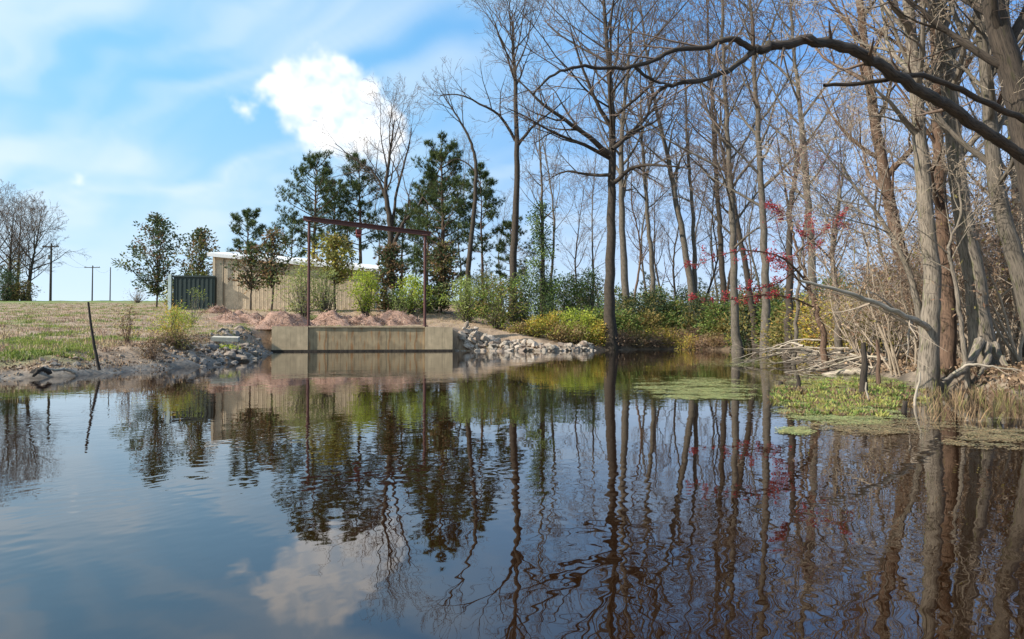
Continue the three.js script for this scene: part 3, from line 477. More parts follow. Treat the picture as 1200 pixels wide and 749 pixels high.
bareTree('dead_snag', 'dead leaning snag with broken top behind the red maple', { seed: 114, category: 'dead tree', path: trunkPath(27, [[922, 400], [926, 320], [926, 250], [933, 200], [944, 153]]), r0: 0.15, r1: 0.07, mat: M.barkDark, n: 3, from: 0.4, reach: 1.4, kids: [2, 2, 1], limbs: [{ pts: limbPath([[926, 250, 27], [920, 215, 27], [913, 180, 27], [910, 150, 27]]), r: 0.06, kids: [2, 2, 1] }] });
bareTree('bare_tree', 'bare tree with many fine twigs past the broken snag', { seed: 115, path: trunkPath(30, [[955, 400], [952, 310], [946, 220], [938, 130], [930, 50], [925, -20]]), r0: 0.2, r1: 0.04, mat: M.barkGrey, n: 18, from: 0.35, reach: 4.2 });

// big trees on the near bank, the ones in full sun
const pale = { sides: 18, segs: 40, mat: M.barkPale, twig: M.twigPale, thin: 0.005, wob: 0.02 };
bareTree('bank_tree', 'tall pale trunk with a dark mossy foot on near bank', { ...pale, seed: 121, path: trunkPath(10.6, [[1085, 439], [1090, 390], [1093, 335], [1087, 260], [1080, 185], [1074, 105], [1068, 40], [1062, -30], [1056, -110], [1050, -220]]), r0: 0.142, r1: 0.05, flare: 0.45, flareHeight: 0.35, flute: 0.12, n: 14, from: 0.45, reach: 2.2, kids: [5, 4, 3], limbs: [{ pts: limbPath([[1070, 40, 10.6], [1055, 18, 10.3], [1042, 0, 10], [1020, -30, 9.8]]), r: 0.06 }] });
bareTree('bank_tree', 'dark brown trunk growing against the pale trunk on near bank', { ...pale, mat: M.barkWarm, seed: 122, path: trunkPath(11.3, [[1108, 434], [1111, 390], [1110, 330], [1104, 255], [1100, 180], [1098, 100], [1094, 20], [1090, -60]]), r0: 0.125, r1: 0.05, flare: 0.5, flareHeight: 0.3, flute: 0.25, n: 12, from: 0.4, reach: 2.2 });
bareTree('bank_tree', 'pale leaning trunk with thick splayed roots on near bank', { ...pale, seed: 123, path: trunkPath(10.9, [[1158, 434], [1150, 390], [1143, 330], [1132, 270], [1122, 200], [1114, 120], [1106, 50], [1099, -30], [1092, -130]]), r0: 0.175, r1: 0.07, flare: 1.0, flareHeight: 0.28, flute: 0.32, lobes: 6, n: 13, from: 0.5, reach: 2.4,
  limbs: [{ pts: limbPath([[1149, 400, 10.6], [1135, 425, 10.25], [1120, 440, 10.0], [1104, 446, 9.8]]), r: 0.075, own: true, kids: [0, 0, 0] }, { pts: limbPath([[1158, 405, 10.6], [1155, 430, 10.2], [1147, 442, 9.95]]), r: 0.07, own: true, kids: [0, 0, 0] }, { pts: limbPath([[1166, 405, 10.7], [1178, 428, 10.4], [1196, 436, 10.3]]), r: 0.07, own: true, kids: [0, 0, 0] }] });
bareTree('bank_tree', 'curving grey trunk swept over toward the pale trunks', { ...pale, mat: M.barkGrey, seed: 124, path: trunkPath(9.9, [[1232, 440], [1212, 385], [1196, 320], [1178, 262], [1166, 205], [1161, 135], [1154, 65], [1147, -20], [1140, -110]]), r0: 0.135, r1: 0.06, n: 12, from: 0.45, reach: 2.2 });
bareTree('bank_tree', 'thick dark trunk carrying the long limb that arches over pond', { ...pale, mat: M.barkDark, twig: M.twig, seed: 125, path: trunkPath(8.9, [[1262, 470], [1240, 380], [1222, 270], [1205, 180], [1190, 100], [1172, 40], [1160, -30], [1150, -120]]), r0: 0.20, r1: 0.10, n: 10, from: 0.55, reach: 2.2,
  limbs: [{ own: true, mat: M.barkLimb, n: 60, r: 0.071, r1: 0.036, lvl: 1, span: 0.8, kids: [0, 9, 3], pts: limbPath([[1222, 200, 8.85], [1190, 176, 8.6], [1160, 157, 8.3], [1120, 130, 7.9], [1080, 106, 7.5], [1045, 84, 7.2], [1010, 63, 6.9], [975, 51, 6.7], [940, 47, 6.5], [905, 53, 6.35], [882, 59, 6.25]]) },
    { own: true, mat: M.barkLimb, n: 40, r: 0.029, r1: 0.007, kids: [7, 9, 4], span: 1.5, lvl: 1, pts: limbPath([[886, 58, 6.27], [872, 52, 6.2], [858, 45, 6.1], [843, 49, 6.05], [828, 57, 6.0], [800, 56, 5.9], [772, 67, 5.8], [745, 78, 5.7], [715, 80, 5.6], [685, 77, 5.5], [660, 82, 5.4], [640, 94, 5.35], [625, 110, 5.3]]) },
    { own: true, mat: M.barkLimb, n: 26, r: 0.027, r1: 0.010, kids: [5, 8, 4], span: 1.1, lvl: 1, pts: limbPath([[886, 58, 6.27], [868, 72, 6.2], [848, 85, 6.1], [825, 94, 6.0], [795, 98, 5.9], [775, 104, 5.85], [763, 118, 5.8], [758, 135, 5.8]]) },
    { own: true, mat: M.barkLimb, n: 26, r: 0.040, r1: 0.018, kids: [4, 3, 2], span: 0.9, lvl: 1, pts: limbPath([[1212, 145, 8.75], [1180, 130, 8.4], [1150, 118, 8.1], [1120, 102, 7.8], [1088, 90, 7.6], [1062, 87, 7.4], [1035, 93, 7.3], [1000, 99, 7.2], [966, 100, 7.1]]) },
    { own: true, mat: M.barkLimb, n: 14, r: 0.016, r1: 0.006, kids: [5, 3, 2], span: 0.7, lvl: 1, pts: limbPath([[745, 78, 5.7], [758, 90, 5.75], [775, 97, 5.85], [790, 99, 5.9]]) }] });
bareTree('bank_tree', 'warm brown leaning trunk among the thicket behind pale trunk', { ...pale, mat: M.barkWarm, seed: 126, path: trunkPath(15, [[1092, 420], [1072, 350], [1052, 280], [1038, 210], [1024, 130], [1014, 60], [1006, -20]]), r0: 0.16, r1: 0.07, n: 11, from: 0.35, reach: 2.6, thin: 0.007 });
bareTree('bank_tree', 'slim bare trunk standing between the two pale bank trunks', { ...pale, mat: M.barkGrey, seed: 127, path: trunkPath(14, [[1134, 410], [1130, 300], [1118, 200], [1108, 100], [1100, 0], [1095, -60]]), r0: 0.12, r1: 0.05, n: 14, from: 0.3, reach: 2.6, thin: 0.006 });
bareTree('bank_tree', 'grey trunk showing behind the curving grey trunk', { ...pale, mat: M.barkGrey, seed: 128, path: trunkPath(13, [[1205, 420], [1200, 300], [1190, 180], [1182, 80], [1176, -30]]), r0: 0.13, r1: 0.06, n: 14, from: 0.3, reach: 2.6, thin: 0.006 });
bareTree('bank_sapling', 'pale slanting sapling leaning out from the near bank thicket', { ...pale, category: 'sapling', seed: 129, path: trunkPath(11.5, [[1090, 425], [1076, 360], [1066, 320], [1050, 285], [1028, 250], [1000, 215], [985, 190]]), r0: 0.06, r1: 0.015, flare: 0.2, n: 12, from: 0.35, reach: 1.6, thin: 0.005 });
bareTree('bank_sapling', 'crooked pale sapling crossing in front of the leaning trunk', { ...pale, category: 'sapling', seed: 130, path: trunkPath(10.2, [[1135, 440], [1128, 390], [1118, 320], [1112, 290], [1126, 250], [1122, 200]]), r0: 0.035, r1: 0.012, flare: 0.2, n: 8, from: 0.35, reach: 1.1, thin: 0.004 });

// ---------------------------------------------------------------- leafy trees, shrubs and pines
const GREEN = { olive: [[0.155, 0.155, 0.047], [0.203, 0.176, 0.068], [0.121, 0.135, 0.041], [0.257, 0.189, 0.081]], dark: [[0.061, 0.101, 0.038], [0.081, 0.115, 0.041], [0.047, 0.074, 0.030]], mid: [[0.121, 0.189, 0.054], [0.162, 0.223, 0.068], [0.095, 0.149, 0.041]], lime: [[0.324, 0.405, 0.068], [0.405, 0.446, 0.081], [0.243, 0.324, 0.054]], sage: [[0.216, 0.263, 0.135], [0.270, 0.311, 0.169], [0.176, 0.223, 0.108]], brown: [[0.216, 0.128, 0.068], [0.270, 0.169, 0.081], [0.135, 0.115, 0.047], [0.162, 0.095, 0.054]], gold: [[0.459, 0.378, 0.081], [0.378, 0.338, 0.068], [0.270, 0.284, 0.061], [0.486, 0.297, 0.095]], rust: [[0.486, 0.270, 0.108], [0.378, 0.203, 0.081], [0.540, 0.365, 0.162]], fawn: [[0.405, 0.270, 0.169], [0.311, 0.196, 0.121], [0.486, 0.338, 0.216], [0.230, 0.135, 0.088]] };
// spec: h height, w width, colors, stems, leaf size, leaves; bare fraction under the crown; cone 0..1
GREEN.rust = GREEN.rust.map(([r, g, b]) => [r * 0.72, g * 0.85, b * 0.9]);
for (const k of ['sage', 'mid', 'lime', 'gold', 'olive']) GREEN[k] = GREEN[k].map(([r, g, b]) => k === 'sage' ? [r * 1.4, g * 1.35, b * 0.85] : [r * 1.3, g * 1.25, b * 0.95]);
function leafy(name, label, p, s) {
  const R = rngOf(s.seed), g = thing(name, label, s.category ?? 'shrub', p, s.group), st = new Builder(), fo = new Builder(), bare = s.bare ?? 0.08, cone = s.cone ?? 0.3;
  const mid = s.h * (bare + (1 - bare) / 2), half = s.h * (1 - bare) / 2, ends = [];
  const widthAt = (t) => s.w / 2 * lerp(Math.sqrt(Math.max(0.02, 1 - Math.pow(2 * t - 1, 2))), 1.25 * Math.pow(1 - t, 0.8) * Math.min(1, t * 6), cone);
  if (s.trunk) { const lean = (R() - 0.5) * 0.1 * s.h, pts = []; for (let k = 0; k <= 8; k++) pts.push(V(lean * k / 8 + (R() - 0.5) * 0.05, s.h * 0.93 * k / 8, (R() - 0.5) * 0.05)); st.tube(pts, pts.map((_, k) => s.trunk * (1 - 0.85 * k / 8)), 7); }
  const clumps = s.clumps ?? 60;
  for (let k = 0; k < clumps; k++) {
    const t = clamp((k + R()) / clumps), a = R() * 6.283, r = widthAt(t) * Math.pow(R(), 0.45) * (0.85 + 0.8 * noise3(Math.cos(a) * 1.5, t * 3.4, Math.sin(a) * 1.5 + s.seed)), q = V(Math.cos(a) * r, s.h * (bare + (1 - bare) * t), Math.sin(a) * r);
    ends.push(q);
    const b0 = s.trunk ? V(0, Math.max(s.h * bare * 0.9, q.y - r * 0.9 - 0.15), 0) : V((R() - 0.5) * s.w * 0.16, 0, (R() - 0.5) * s.w * 0.16), m = b0.clone().lerp(q, 0.55).add(V((R() - 0.5) * 0.15 * s.w, 0.06 * s.h, (R() - 0.5) * 0.15 * s.w));
    if (k % (s.skip ?? 1) === 0) st.tube([b0, m, q], [s.stem ?? 0.022, (s.stem ?? 0.022) * 0.7, 0.006], 4);
  }
  const per0 = s.leaves / clumps, spread0 = s.spread ?? 0.28, L = (s.leaf ?? 0.12) * 1.1;
  for (const q of ends) {
    const size = 0.6 + 0.9 * R(), spread = spread0 * size, per = Math.round(per0 * size * size * 0.85), tint = 0.8 + 0.4 * R(), base = s.colors[Math.floor(R() * s.colors.length)];
    for (let k = 0; k < per; k++) {
      const x = (R() + R() + R() - 1.5) * spread * 1.3, y = (R() + R() + R() - 1.5) * spread, z = (R() + R() + R() - 1.5) * spread * 1.3;
      const c0 = R() < 0.7 ? base : s.colors[Math.floor(R() * s.colors.length)], v = tint * (0.85 + 0.3 * R());
      fo.leaf(q.x + x, Math.max(0.02, q.y + y), q.z + z, x + (R() - 0.5) * 0.4, y * 0.5 + (R() - 0.35) * 0.5, z + (R() - 0.5) * 0.4, L * (0.6 + 0.8 * R()), L * (s.thin ?? 0.5) * (0.7 + 0.6 * R()), [c0[0] * v, c0[1] * v, c0[2] * v], R);
    }
  }
  part(s.trunk ? 'trunk' : 'stem', st.geometry(), s.mat ?? M.barkGrey, g);
  part('foliage', fo.geometry(), s.dry ? M.dry : M.leaf, g);
  return g;
}
function pine(label, p, s) {
  const R = rngOf(s.seed), g = thing('pine_tree', label, 'tree', p, s.group ?? 'pine trees behind the shed'), tk = new Builder(), br = new Builder(), ne = new Builder(), pts = [], lx = (R() - 0.5) * 0.06 * s.h;
  for (let k = 0; k <= 12; k++) pts.push(V(lx * k / 12 + (R() - 0.5) * 0.1, s.h * k / 12, (R() - 0.5) * 0.1));
  tk.tube(pts, pts.map((_, k) => s.r * (1 - 0.86 * k / 12)), 9);
  const n = s.n ?? 34; let az = R() * 6;
  for (let k = 0; k < n; k++) {
    const t = s.from + (1 - s.from) * Math.pow((k + R() * 0.8) / n, 0.92), y = t * s.h, f = t * 12 - 0.001, i = Math.floor(f), q = pts[i].clone().lerp(pts[Math.min(12, i + 1)], f - i);
    az += 2.4 + (R() - 0.5) * 1.2; const u = (t - s.from) / (1 - s.from), len = s.reach * (0.35 + 0.75 * Math.sin(Math.PI * clamp(0.22 + 0.75 * u))) * (0.55 + 0.65 * R()), up = lerp(0.05, 0.75, u) + (R() - 0.5) * 0.3;
    const d = V(Math.cos(az), up, Math.sin(az)).normalize(), bp = [q.clone()]; const c = q.clone(), dd = d.clone();
    for (let m = 1; m <= 5; m++) { dd.y += 0.07; dd.x += (R() - 0.5) * 0.3; dd.z += (R() - 0.5) * 0.3; dd.normalize(); c.addScaledVector(dd, len / 5); bp.push(c.clone()); }
    br.tube(bp, bp.map((_, m) => 0.05 * (1 - 0.8 * m / 5) * (s.r / 0.2)), 4);
    const tufts = Math.round((s.tufts ?? 15) * (0.6 + len / s.reach * 0.6));
    for (let m = 0; m < tufts; m++) {
      const ft = 0.4 + 0.6 * Math.sqrt(R()), fi = ft * 5 - 0.001, ii = Math.floor(fi), e = bp[ii].clone().lerp(bp[ii + 1], fi - ii); const sp2 = 0.24 * len * 0.75;
      e.x += (R() - 0.5) * sp2 * 2; e.y += (R() - 0.35) * sp2 * 1.1; e.z += (R() - 0.5) * sp2 * 2;
      const base = s.colors[Math.floor(R() * s.colors.length)], v = 0.8 + 0.4 * R(), col = [base[0] * v, base[1] * v, base[2] * v], ox = R() - 0.5, oy = 0.25 + R() * 0.5, oz = R() - 0.5;
      for (let w = 0; w < 17; w++) ne.blade(e.x, e.y, e.z, ox + (R() - 0.5) * 1.7, oy + (R() - 0.5) * 1.5, oz + (R() - 0.5) * 1.7, 0.24 + 0.24 * R(), 0.05, col, R);
    }
  }
  part('trunk', tk.geometry(), M.barkPine, g); const c = part('crown', br.geometry(), M.barkPine, g); const nn = part('needles', ne.geometry(), M.needle, c); nn.userData.kind = 'stuff';
  return g;
}
const hOf = (px, top, d, p) => at(px, top, d).y - p.y;
{
  const PC = [[0.07, 0.105, 0.035], [0.09, 0.125, 0.04], [0.058, 0.088, 0.032], [0.115, 0.135, 0.045]];
  for (const [px, d, top, from, reach, n, label, r] of [
    [365, 66, 190, 0.36, 3.4, 44, 'tall pine with the broadest crown behind the middle of the shed', 0.24], [392, 74, 215, 0.4, 2.6, 30, 'shorter pine between two tall pines behind the shed roof', 0.2], [423, 68, 190, 0.36, 2.9, 40, 'tall narrow pine behind the shed beside the forked bare tree', 0.23],
    [520, 57, 178, 0.16, 3.3, 58, 'big dark pine rising past the gantry end', 0.27], [500, 64, 215, 0.25, 2.6, 34, 'pine half hidden behind the big dark pine', 0.2], [566, 62, 205, 0.4, 2.4, 32, 'slim pine with open crown beside the thin bending tree', 0.17], [598, 80, 262, 0.35, 2.8, 26, 'small far pine behind the tall straight bare tree', 0.18],
    [290, 72, 250, 0.4, 2.2, 26, 'pine whose crown shows above the high end of the shed', 0.18], [340, 84, 258, 0.3, 2.6, 24, 'far pine low behind the white shed roof edge', 0.18], [470, 76, 250, 0.2, 3.0, 30, 'far bushy pine seen through the gantry frame', 0.2]]) {
    const p = onGround(px, d); pine(label, p, { seed: px, h: hOf(px, top, d, p), r, from, reach, n, colors: PC, tufts: px === 520 ? 36 : 32 });
  }
}
{ // planted young trees and shrubs round the shed, left to right
  const L = (name, label, px, d, top, wpx, s) => { const p = onGround(px, d); return leafy(name, label, p, { seed: px * 7 + Math.round(d), h: hOf(px, top, d, p), w: wpx / FOCAL * d * 1.12, ...s, leaves: Math.round(s.leaves * 1.25) }); };
  const young = { category: 'tree', trunk: 0.075, leaf: 0.23, clumps: 110, spread: 0.26, mat: M.barkDark };
  L('young_tree', 'lone young evergreen tree standing apart past the green container', 183, 56, 253, 56, { ...young, leaves: 2700, colors: [...GREEN.dark, ...GREEN.dark, GREEN.brown[0], GREEN.brown[2], GREEN.olive[2]], bare: 0.17, cone: 0.35, clumps: 120 });
  L('young_tree', 'young evergreen tree rising behind the dark green container', 234, 53, 270, 44, { ...young, leaves: 2000, colors: [...GREEN.dark, GREEN.olive[2], GREEN.brown[1], GREEN.brown[2]], bare: 0.2, cone: 0.3 });
  L('young_tree', 'young tree with thin brownish crown against the tan shed wall', 293, 46.5, 288, 44, { ...young, leaves: 900, colors: [...GREEN.dark, ...GREEN.brown, GREEN.olive[2]], bare: 0.36, cone: 0.1, clumps: 75 });
  L('young_tree', 'young tree with tallest crown against the middle of shed wall', 318, 46, 272, 40, { ...young, leaves: 1000, colors: [...GREEN.dark, ...GREEN.brown, GREEN.olive[2]], bare: 0.33, cone: 0.2, clumps: 85 });
  L('willowy_shrub', 'wispy sage green shrub beside the tall gantry post', 354, 42.5, 312, 48, { leaves: 1700, colors: [...GREEN.sage, GREEN.gold[2]], clumps: 80, leaf: 0.16, thin: 0.25, spread: 0.34, bare: 0.12, cone: 0 });
  L('willowy_shrub', 'loose grey green shrub with bare stems just past gantry post', 381, 43, 318, 40, { leaves: 1300, colors: GREEN.sage, clumps: 60, leaf: 0.15, thin: 0.3, spread: 0.3, bare: 0.3, cone: 0 });
  L('young_tree', 'young tree with yellow olive crown framed by the gantry', 393, 47, 278, 48, { ...young, leaves: 1700, colors: [...GREEN.olive, ...GREEN.gold.slice(1, 3)], bare: 0.42, cone: 0, clumps: 80 });
  L('round_shrub', 'bright yellow green rounded shrub against the shed wall', 429, 44.5, 320, 40, { leaves: 2300, colors: GREEN.lime, clumps: 80, leaf: 0.13, spread: 0.26, bare: 0.16, cone: 0 });
  L('conical_tree', 'dark brown green conical tree at the low end of shed', 456, 46.5, 290, 36, { ...young, leaves: 2200, colors: [...GREEN.dark, ...GREEN.brown], bare: 0.06, cone: 0.55 });
  L('round_shrub', 'yellow green shrub just inside the far gantry post', 482, 45, 326, 30, { leaves: 1500, colors: GREEN.lime, clumps: 60, leaf: 0.13, spread: 0.25, bare: 0.25, cone: 0.1 });
  L('low_shrub', 'low grey green shrub between conical tree and gantry post', 470, 44.5, 342, 26, { leaves: 1200, colors: [...GREEN.sage, ...GREEN.mid], clumps: 50, leaf: 0.12, cone: 0 });
  L('low_shrub', 'mid green shrub behind the foot of far gantry post', 500, 47, 335, 34, { leaves: 1500, colors: [...GREEN.mid, ...GREEN.sage], clumps: 60, leaf: 0.13, cone: 0.1 });
  L('conical_tree', 'dark conical tree with brown tinge outside the gantry', 517, 47.5, 288, 40, { ...young, leaves: 2400, colors: [...GREEN.dark, ...GREEN.brown, GREEN.olive[0]], bare: 0.08, cone: 0.45 });
  L('round_shrub', 'light sage green rounded shrub past the wall end', 546, 44.5, 328, 44, { leaves: 2500, colors: [...GREEN.sage, GREEN.lime[2]], clumps: 90, leaf: 0.13, spread: 0.28, bare: 0.14, cone: 0 });
  L('bushy_shrub', 'large olive green bush above the riprap stones', 583, 43.5, 328, 56, { leaves: 3200, colors: [...GREEN.mid, ...GREEN.olive, GREEN.lime[2]], clumps: 110, leaf: 0.13, spread: 0.3, cone: 0 });
  L('bushy_shrub', 'large dark based bush next to the vine covered trunk', 612, 44, 326, 50, { leaves: 3000, colors: [...GREEN.mid, ...GREEN.dark, GREEN.sage[0]], clumps: 100, leaf: 0.13, spread: 0.3, cone: 0 });
  L('bushy_shrub', 'yellowish bush behind the two large bushes', 566, 49, 322, 44, { leaves: 1900, colors: [...GREEN.olive, ...GREEN.gold.slice(1, 3)], clumps: 70, leaf: 0.14, spread: 0.3, cone: 0 });
  L('ivy_trunk', 'dead trunk wrapped in green climbing ivy behind the bushes', 635, 47.5, 238, 30, { ...young, leaves: 3600, colors: [...GREEN.dark, ...GREEN.mid], bare: 0.02, cone: 0.1, clumps: 120, leaf: 0.15, spread: 0.3, trunk: 0.17 });
  L('bushy_shrub', 'dark green bush between ivy trunk and the massive tree', 662, 49, 325, 44, { leaves: 2500, colors: [...GREEN.dark, ...GREEN.mid], clumps: 90, leaf: 0.14, spread: 0.3, cone: 0.1 });
  L('bushy_shrub', 'dark evergreen bush close behind the massive tree', 692, 50, 318, 40, { leaves: 2400, colors: [...GREEN.dark, GREEN.mid[0]], clumps: 90, leaf: 0.14, spread: 0.3, cone: 0.15 });
  for (const [px, d, top, w, key] of [[628, 42, 376, 34, 'gold'], [648, 42.6, 368, 36, 'gold'], [668, 42.4, 366, 38, 'lime'], [688, 43, 368, 34, 'lime'], [655, 41.6, 384, 30, 'rust'], [676, 41.8, 383, 32, 'rust'], [700, 42.2, 380, 24, 'gold'], [610, 42, 384, 24, 'rust']])
    L('low_shrub', { gold: 'low golden weed clump on the bank above riprap', lime: 'low yellow green bush on the bank beside massive tree', rust: 'low rusty weed clump at the top edge of riprap' }[key], px, d, top, w, { leaves: 1500, colors: [...GREEN[key], GREEN.gold[2]], clumps: 60, leaf: 0.12, spread: 0.26, cone: 0, group: { gold: 'golden weed clumps', lime: 'yellow green bushes', rust: 'rusty weed clumps' }[key] });
  // understorey across the cove
  for (const [px, d, top, w, key] of [[742, 50, 352, 50, 'dark'], [765, 51, 345, 46, 'dark'], [790, 52, 356, 44, 'mid'], [822, 50, 350, 44, 'dark'], [842, 47, 358, 36, 'mid'], [880, 42, 356, 34, 'dark'], [912, 36, 360, 40, 'mid'], [940, 34, 352, 46, 'olive'], [868, 52, 346, 46, 'olive'], [805, 58, 340, 60, 'dark'], [720, 58, 338, 60, 'mid'], [905, 48, 338, 60, 'olive'], [960, 24, 358, 50, 'gold'], [1000, 22, 350, 52, 'gold'], [1030, 19, 360, 40, 'olive'], [975, 40, 330, 70, 'mid'], [1040, 34, 320, 70, 'olive'], [730, 47.5, 372, 40, 'mid'], [756, 49, 370, 44, 'olive'], [782, 50, 372, 44, 'mid'], [808, 50, 374, 40, 'olive'], [832, 49, 374, 36, 'dark'], [858, 46, 376, 34, 'olive'], [895, 40, 372, 36, 'olive'], [925, 30, 378, 40, 'olive'], [700, 47, 366, 36, 'mid'], [850, 66, 335, 80, 'olive'], [770, 66, 338, 80, 'mid'], [680, 62, 335, 70, 'olive'], [640, 60, 330, 60, 'dark']])
    L('understorey_bush', { dark: 'dark green evergreen bush under the bare woods', mid: 'mid green bush under the bare woods', olive: 'brownish olive bush under the bare woods', gold: 'yellow leaved bush behind the leaning dead branch' }[key], px, d > 41 && d < 53 ? d - 3 : d, top, w, { leaves: 3200, colors: [...GREEN[key], GREEN.olive[1]], clumps: 110, leaf: 0.17 * Math.min(1, d / 38), spread: 0.36, cone: 0, group: { dark: 'dark bushes in the woods', mid: 'green bushes in the woods', olive: 'olive bushes in the woods', gold: 'yellow bushes in the thicket' }[key] });
  for (const [px, d, top, w, key] of [[735, 46.6, 388, 30, 'rust'], [755, 47, 386, 32, 'gold'], [775, 47.6, 387, 32, 'gold'], [795, 48, 389, 30, 'rust'], [815, 48, 387, 32, 'fawn'], [838, 48, 388, 28, 'lime'], [850, 47, 389, 24, 'fawn'], [884, 43, 386, 26, 'fawn'], [725, 45.6, 392, 26, 'fawn'], [745, 46.2, 394, 28, 'rust'], [765, 46.8, 394, 28, 'fawn'], [785, 47.2, 394, 28, 'gold'], [805, 47.6, 395, 28, 'fawn'], [826, 47.6, 395, 26, 'rust'], [845, 47, 395, 24, 'fawn'], [866, 46.4, 394, 26, 'gold'], [900, 38, 394, 26, 'fawn'], [915, 33, 396, 28, 'rust'], [822, 45.9, 396, 24, 'fawn'], [838, 45.8, 396, 24, 'rust'], [852, 45.4, 397, 24, 'fawn'], [866, 44.6, 396, 26, 'lime'], [880, 43, 396, 26, 'rust'], [808, 46.2, 396, 24, 'gold']])
    L('marsh_weed', { gold: 'golden weed clump along the far cove edge', rust: 'rusty weed clump along the far cove edge', fawn: 'dry fawn weed clump along the far cove edge', lime: 'yellow green weed clump along the far cove edge' }[key], px, d > 40 ? d - 3.0 : d, top, w, { category: 'weeds', leaves: 1100, colors: [...GREEN[key], GREEN.fawn[1]], clumps: 50, leaf: 0.14, thin: 0.2, spread: 0.25, cone: 0, group: { gold: 'golden weeds by the cove', rust: 'rusty weeds by the cove', fawn: 'fawn weeds by the cove', lime: 'green weeds by the cove' }[key] });
  // weeds and saplings of the near bank by the field
  L('bank_weed', 'tangled brown weed bush overhanging the water by the rubble', 205, 19.5, 392, 44, { category: 'weeds', leaves: 1500, colors: [...GREEN.brown, ...GREEN.olive, GREEN.fawn[1]], clumps: 90, leaf: 0.055, spread: 0.13, stem: 0.006, cone: 0, mat: M.barkWarm });
  L('bank_weed', 'tall yellow green weed bush above the tangled brown weeds', 204, 24, 362, 42, { category: 'weeds', leaves: 1500, colors: [...GREEN.lime, ...GREEN.gold], clumps: 80, leaf: 0.08, thin: 0.3, spread: 0.18, stem: 0.006, cone: 0 });
  L('bank_weed', 'thin reddish weed stalks standing alone in the straw', 150, 19, 362, 24, { category: 'weeds', leaves: 320, colors: [...GREEN.brown, GREEN.gold[1]], clumps: 24, leaf: 0.05, spread: 0.12, stem: 0.006, cone: 0, mat: M.barkWarm });
  L('bank_weed', 'pale green weed with feathery tips before green container', 225, 36, 338, 34, { category: 'weeds', leaves: 420, colors: [...GREEN.sage, GREEN.lime[0]], clumps: 26, leaf: 0.10, thin: 0.2, spread: 0.2, stem: 0.012, cone: 0 });
  L('bank_weed', 'bright green weed tuft hanging below the pale slab', 262, 23.0, 408, 18, { category: 'weeds', leaves: 700, colors: GREEN.lime, clumps: 30, leaf: 0.06, spread: 0.10, stem: 0.004, cone: 0 });
  L('bank_weed', 'brown stemmed weed bush near the leaning stick', 178, 17.2, 396, 26, { category: 'weeds', leaves: 500, colors: [...GREEN.brown, GREEN.fawn[0]], clumps: 40, leaf: 0.045, spread: 0.1, stem: 0.005, cone: 0, mat: M.barkWarm });
  L('field_shrub', 'low yellowish shrub beside the lone young tree', 200, 58, 330, 26, { leaves: 900, colors: [...GREEN.gold, ...GREEN.lime], clumps: 50, leaf: 0.14, cone: 0 });
  L('field_shrub', 'pale leafless looking shrub out on the field edge', 160, 78, 338, 26, { leaves: 300, colors: GREEN.fawn, clumps: 60, leaf: 0.1, cone: 0, mat: M.barkGrey });
}
{ // field trees beyond the bank
  const F = (px, d, top, seed, label, s = {}) => { const p = onGround(px, d, 0.1), h = hOf(px, top, d, p), q = (x, y) => V(p.x + x, p.y + y, p.z); return bareTree('field_tree', label, { seed, path: [p, q(0.2, h * 0.3), q(s.lean ?? 0.3, h * 0.6), q((s.lean ?? 0.3) * 2, h)], r0: 0.3, r1: 0.04, mat: M.barkDark, n: 20, from: 0.25, reach: 5.6, kids: [6, 5, 3], thin: 0.018, rise: 0.09, ...s }); };
  F(32, 98, 254, 201, 'broad bare field tree nearest the tall utility pole', { lean: 0.8, reach: 5.0, n: 24 });
  F(8, 100, 250, 202, 'bare field tree behind the evergreen bushes on the field'); F(-18, 96, 240, 203, 'dense bare field tree at the thick end of its clump', { n: 24 }); F(18, 108, 252, 204, 'smaller bare field tree at the back of its clump', { reach: 4.4 });
  const L = (label, px, d, top, wpx, colors) => { const p = onGround(px, d); leafy('field_bush', label, p, { seed: px + 900, h: hOf(px, top, d, p), w: wpx / FOCAL * d, leaves: 1500, colors, clumps: 80, leaf: 0.24, spread: 0.5, cone: 0.1 }); };
  L('dark evergreen bush at the foot of the bare field trees', 4, 94, 318, 30, GREEN.dark); L('brown bush at the foot of broad bare field tree', 26, 95, 332, 24, [...GREEN.brown, ...GREEN.olive]); L('olive evergreen among the bare field tree trunks', 14, 102, 300, 22, [...GREEN.dark, ...GREEN.olive]);
}
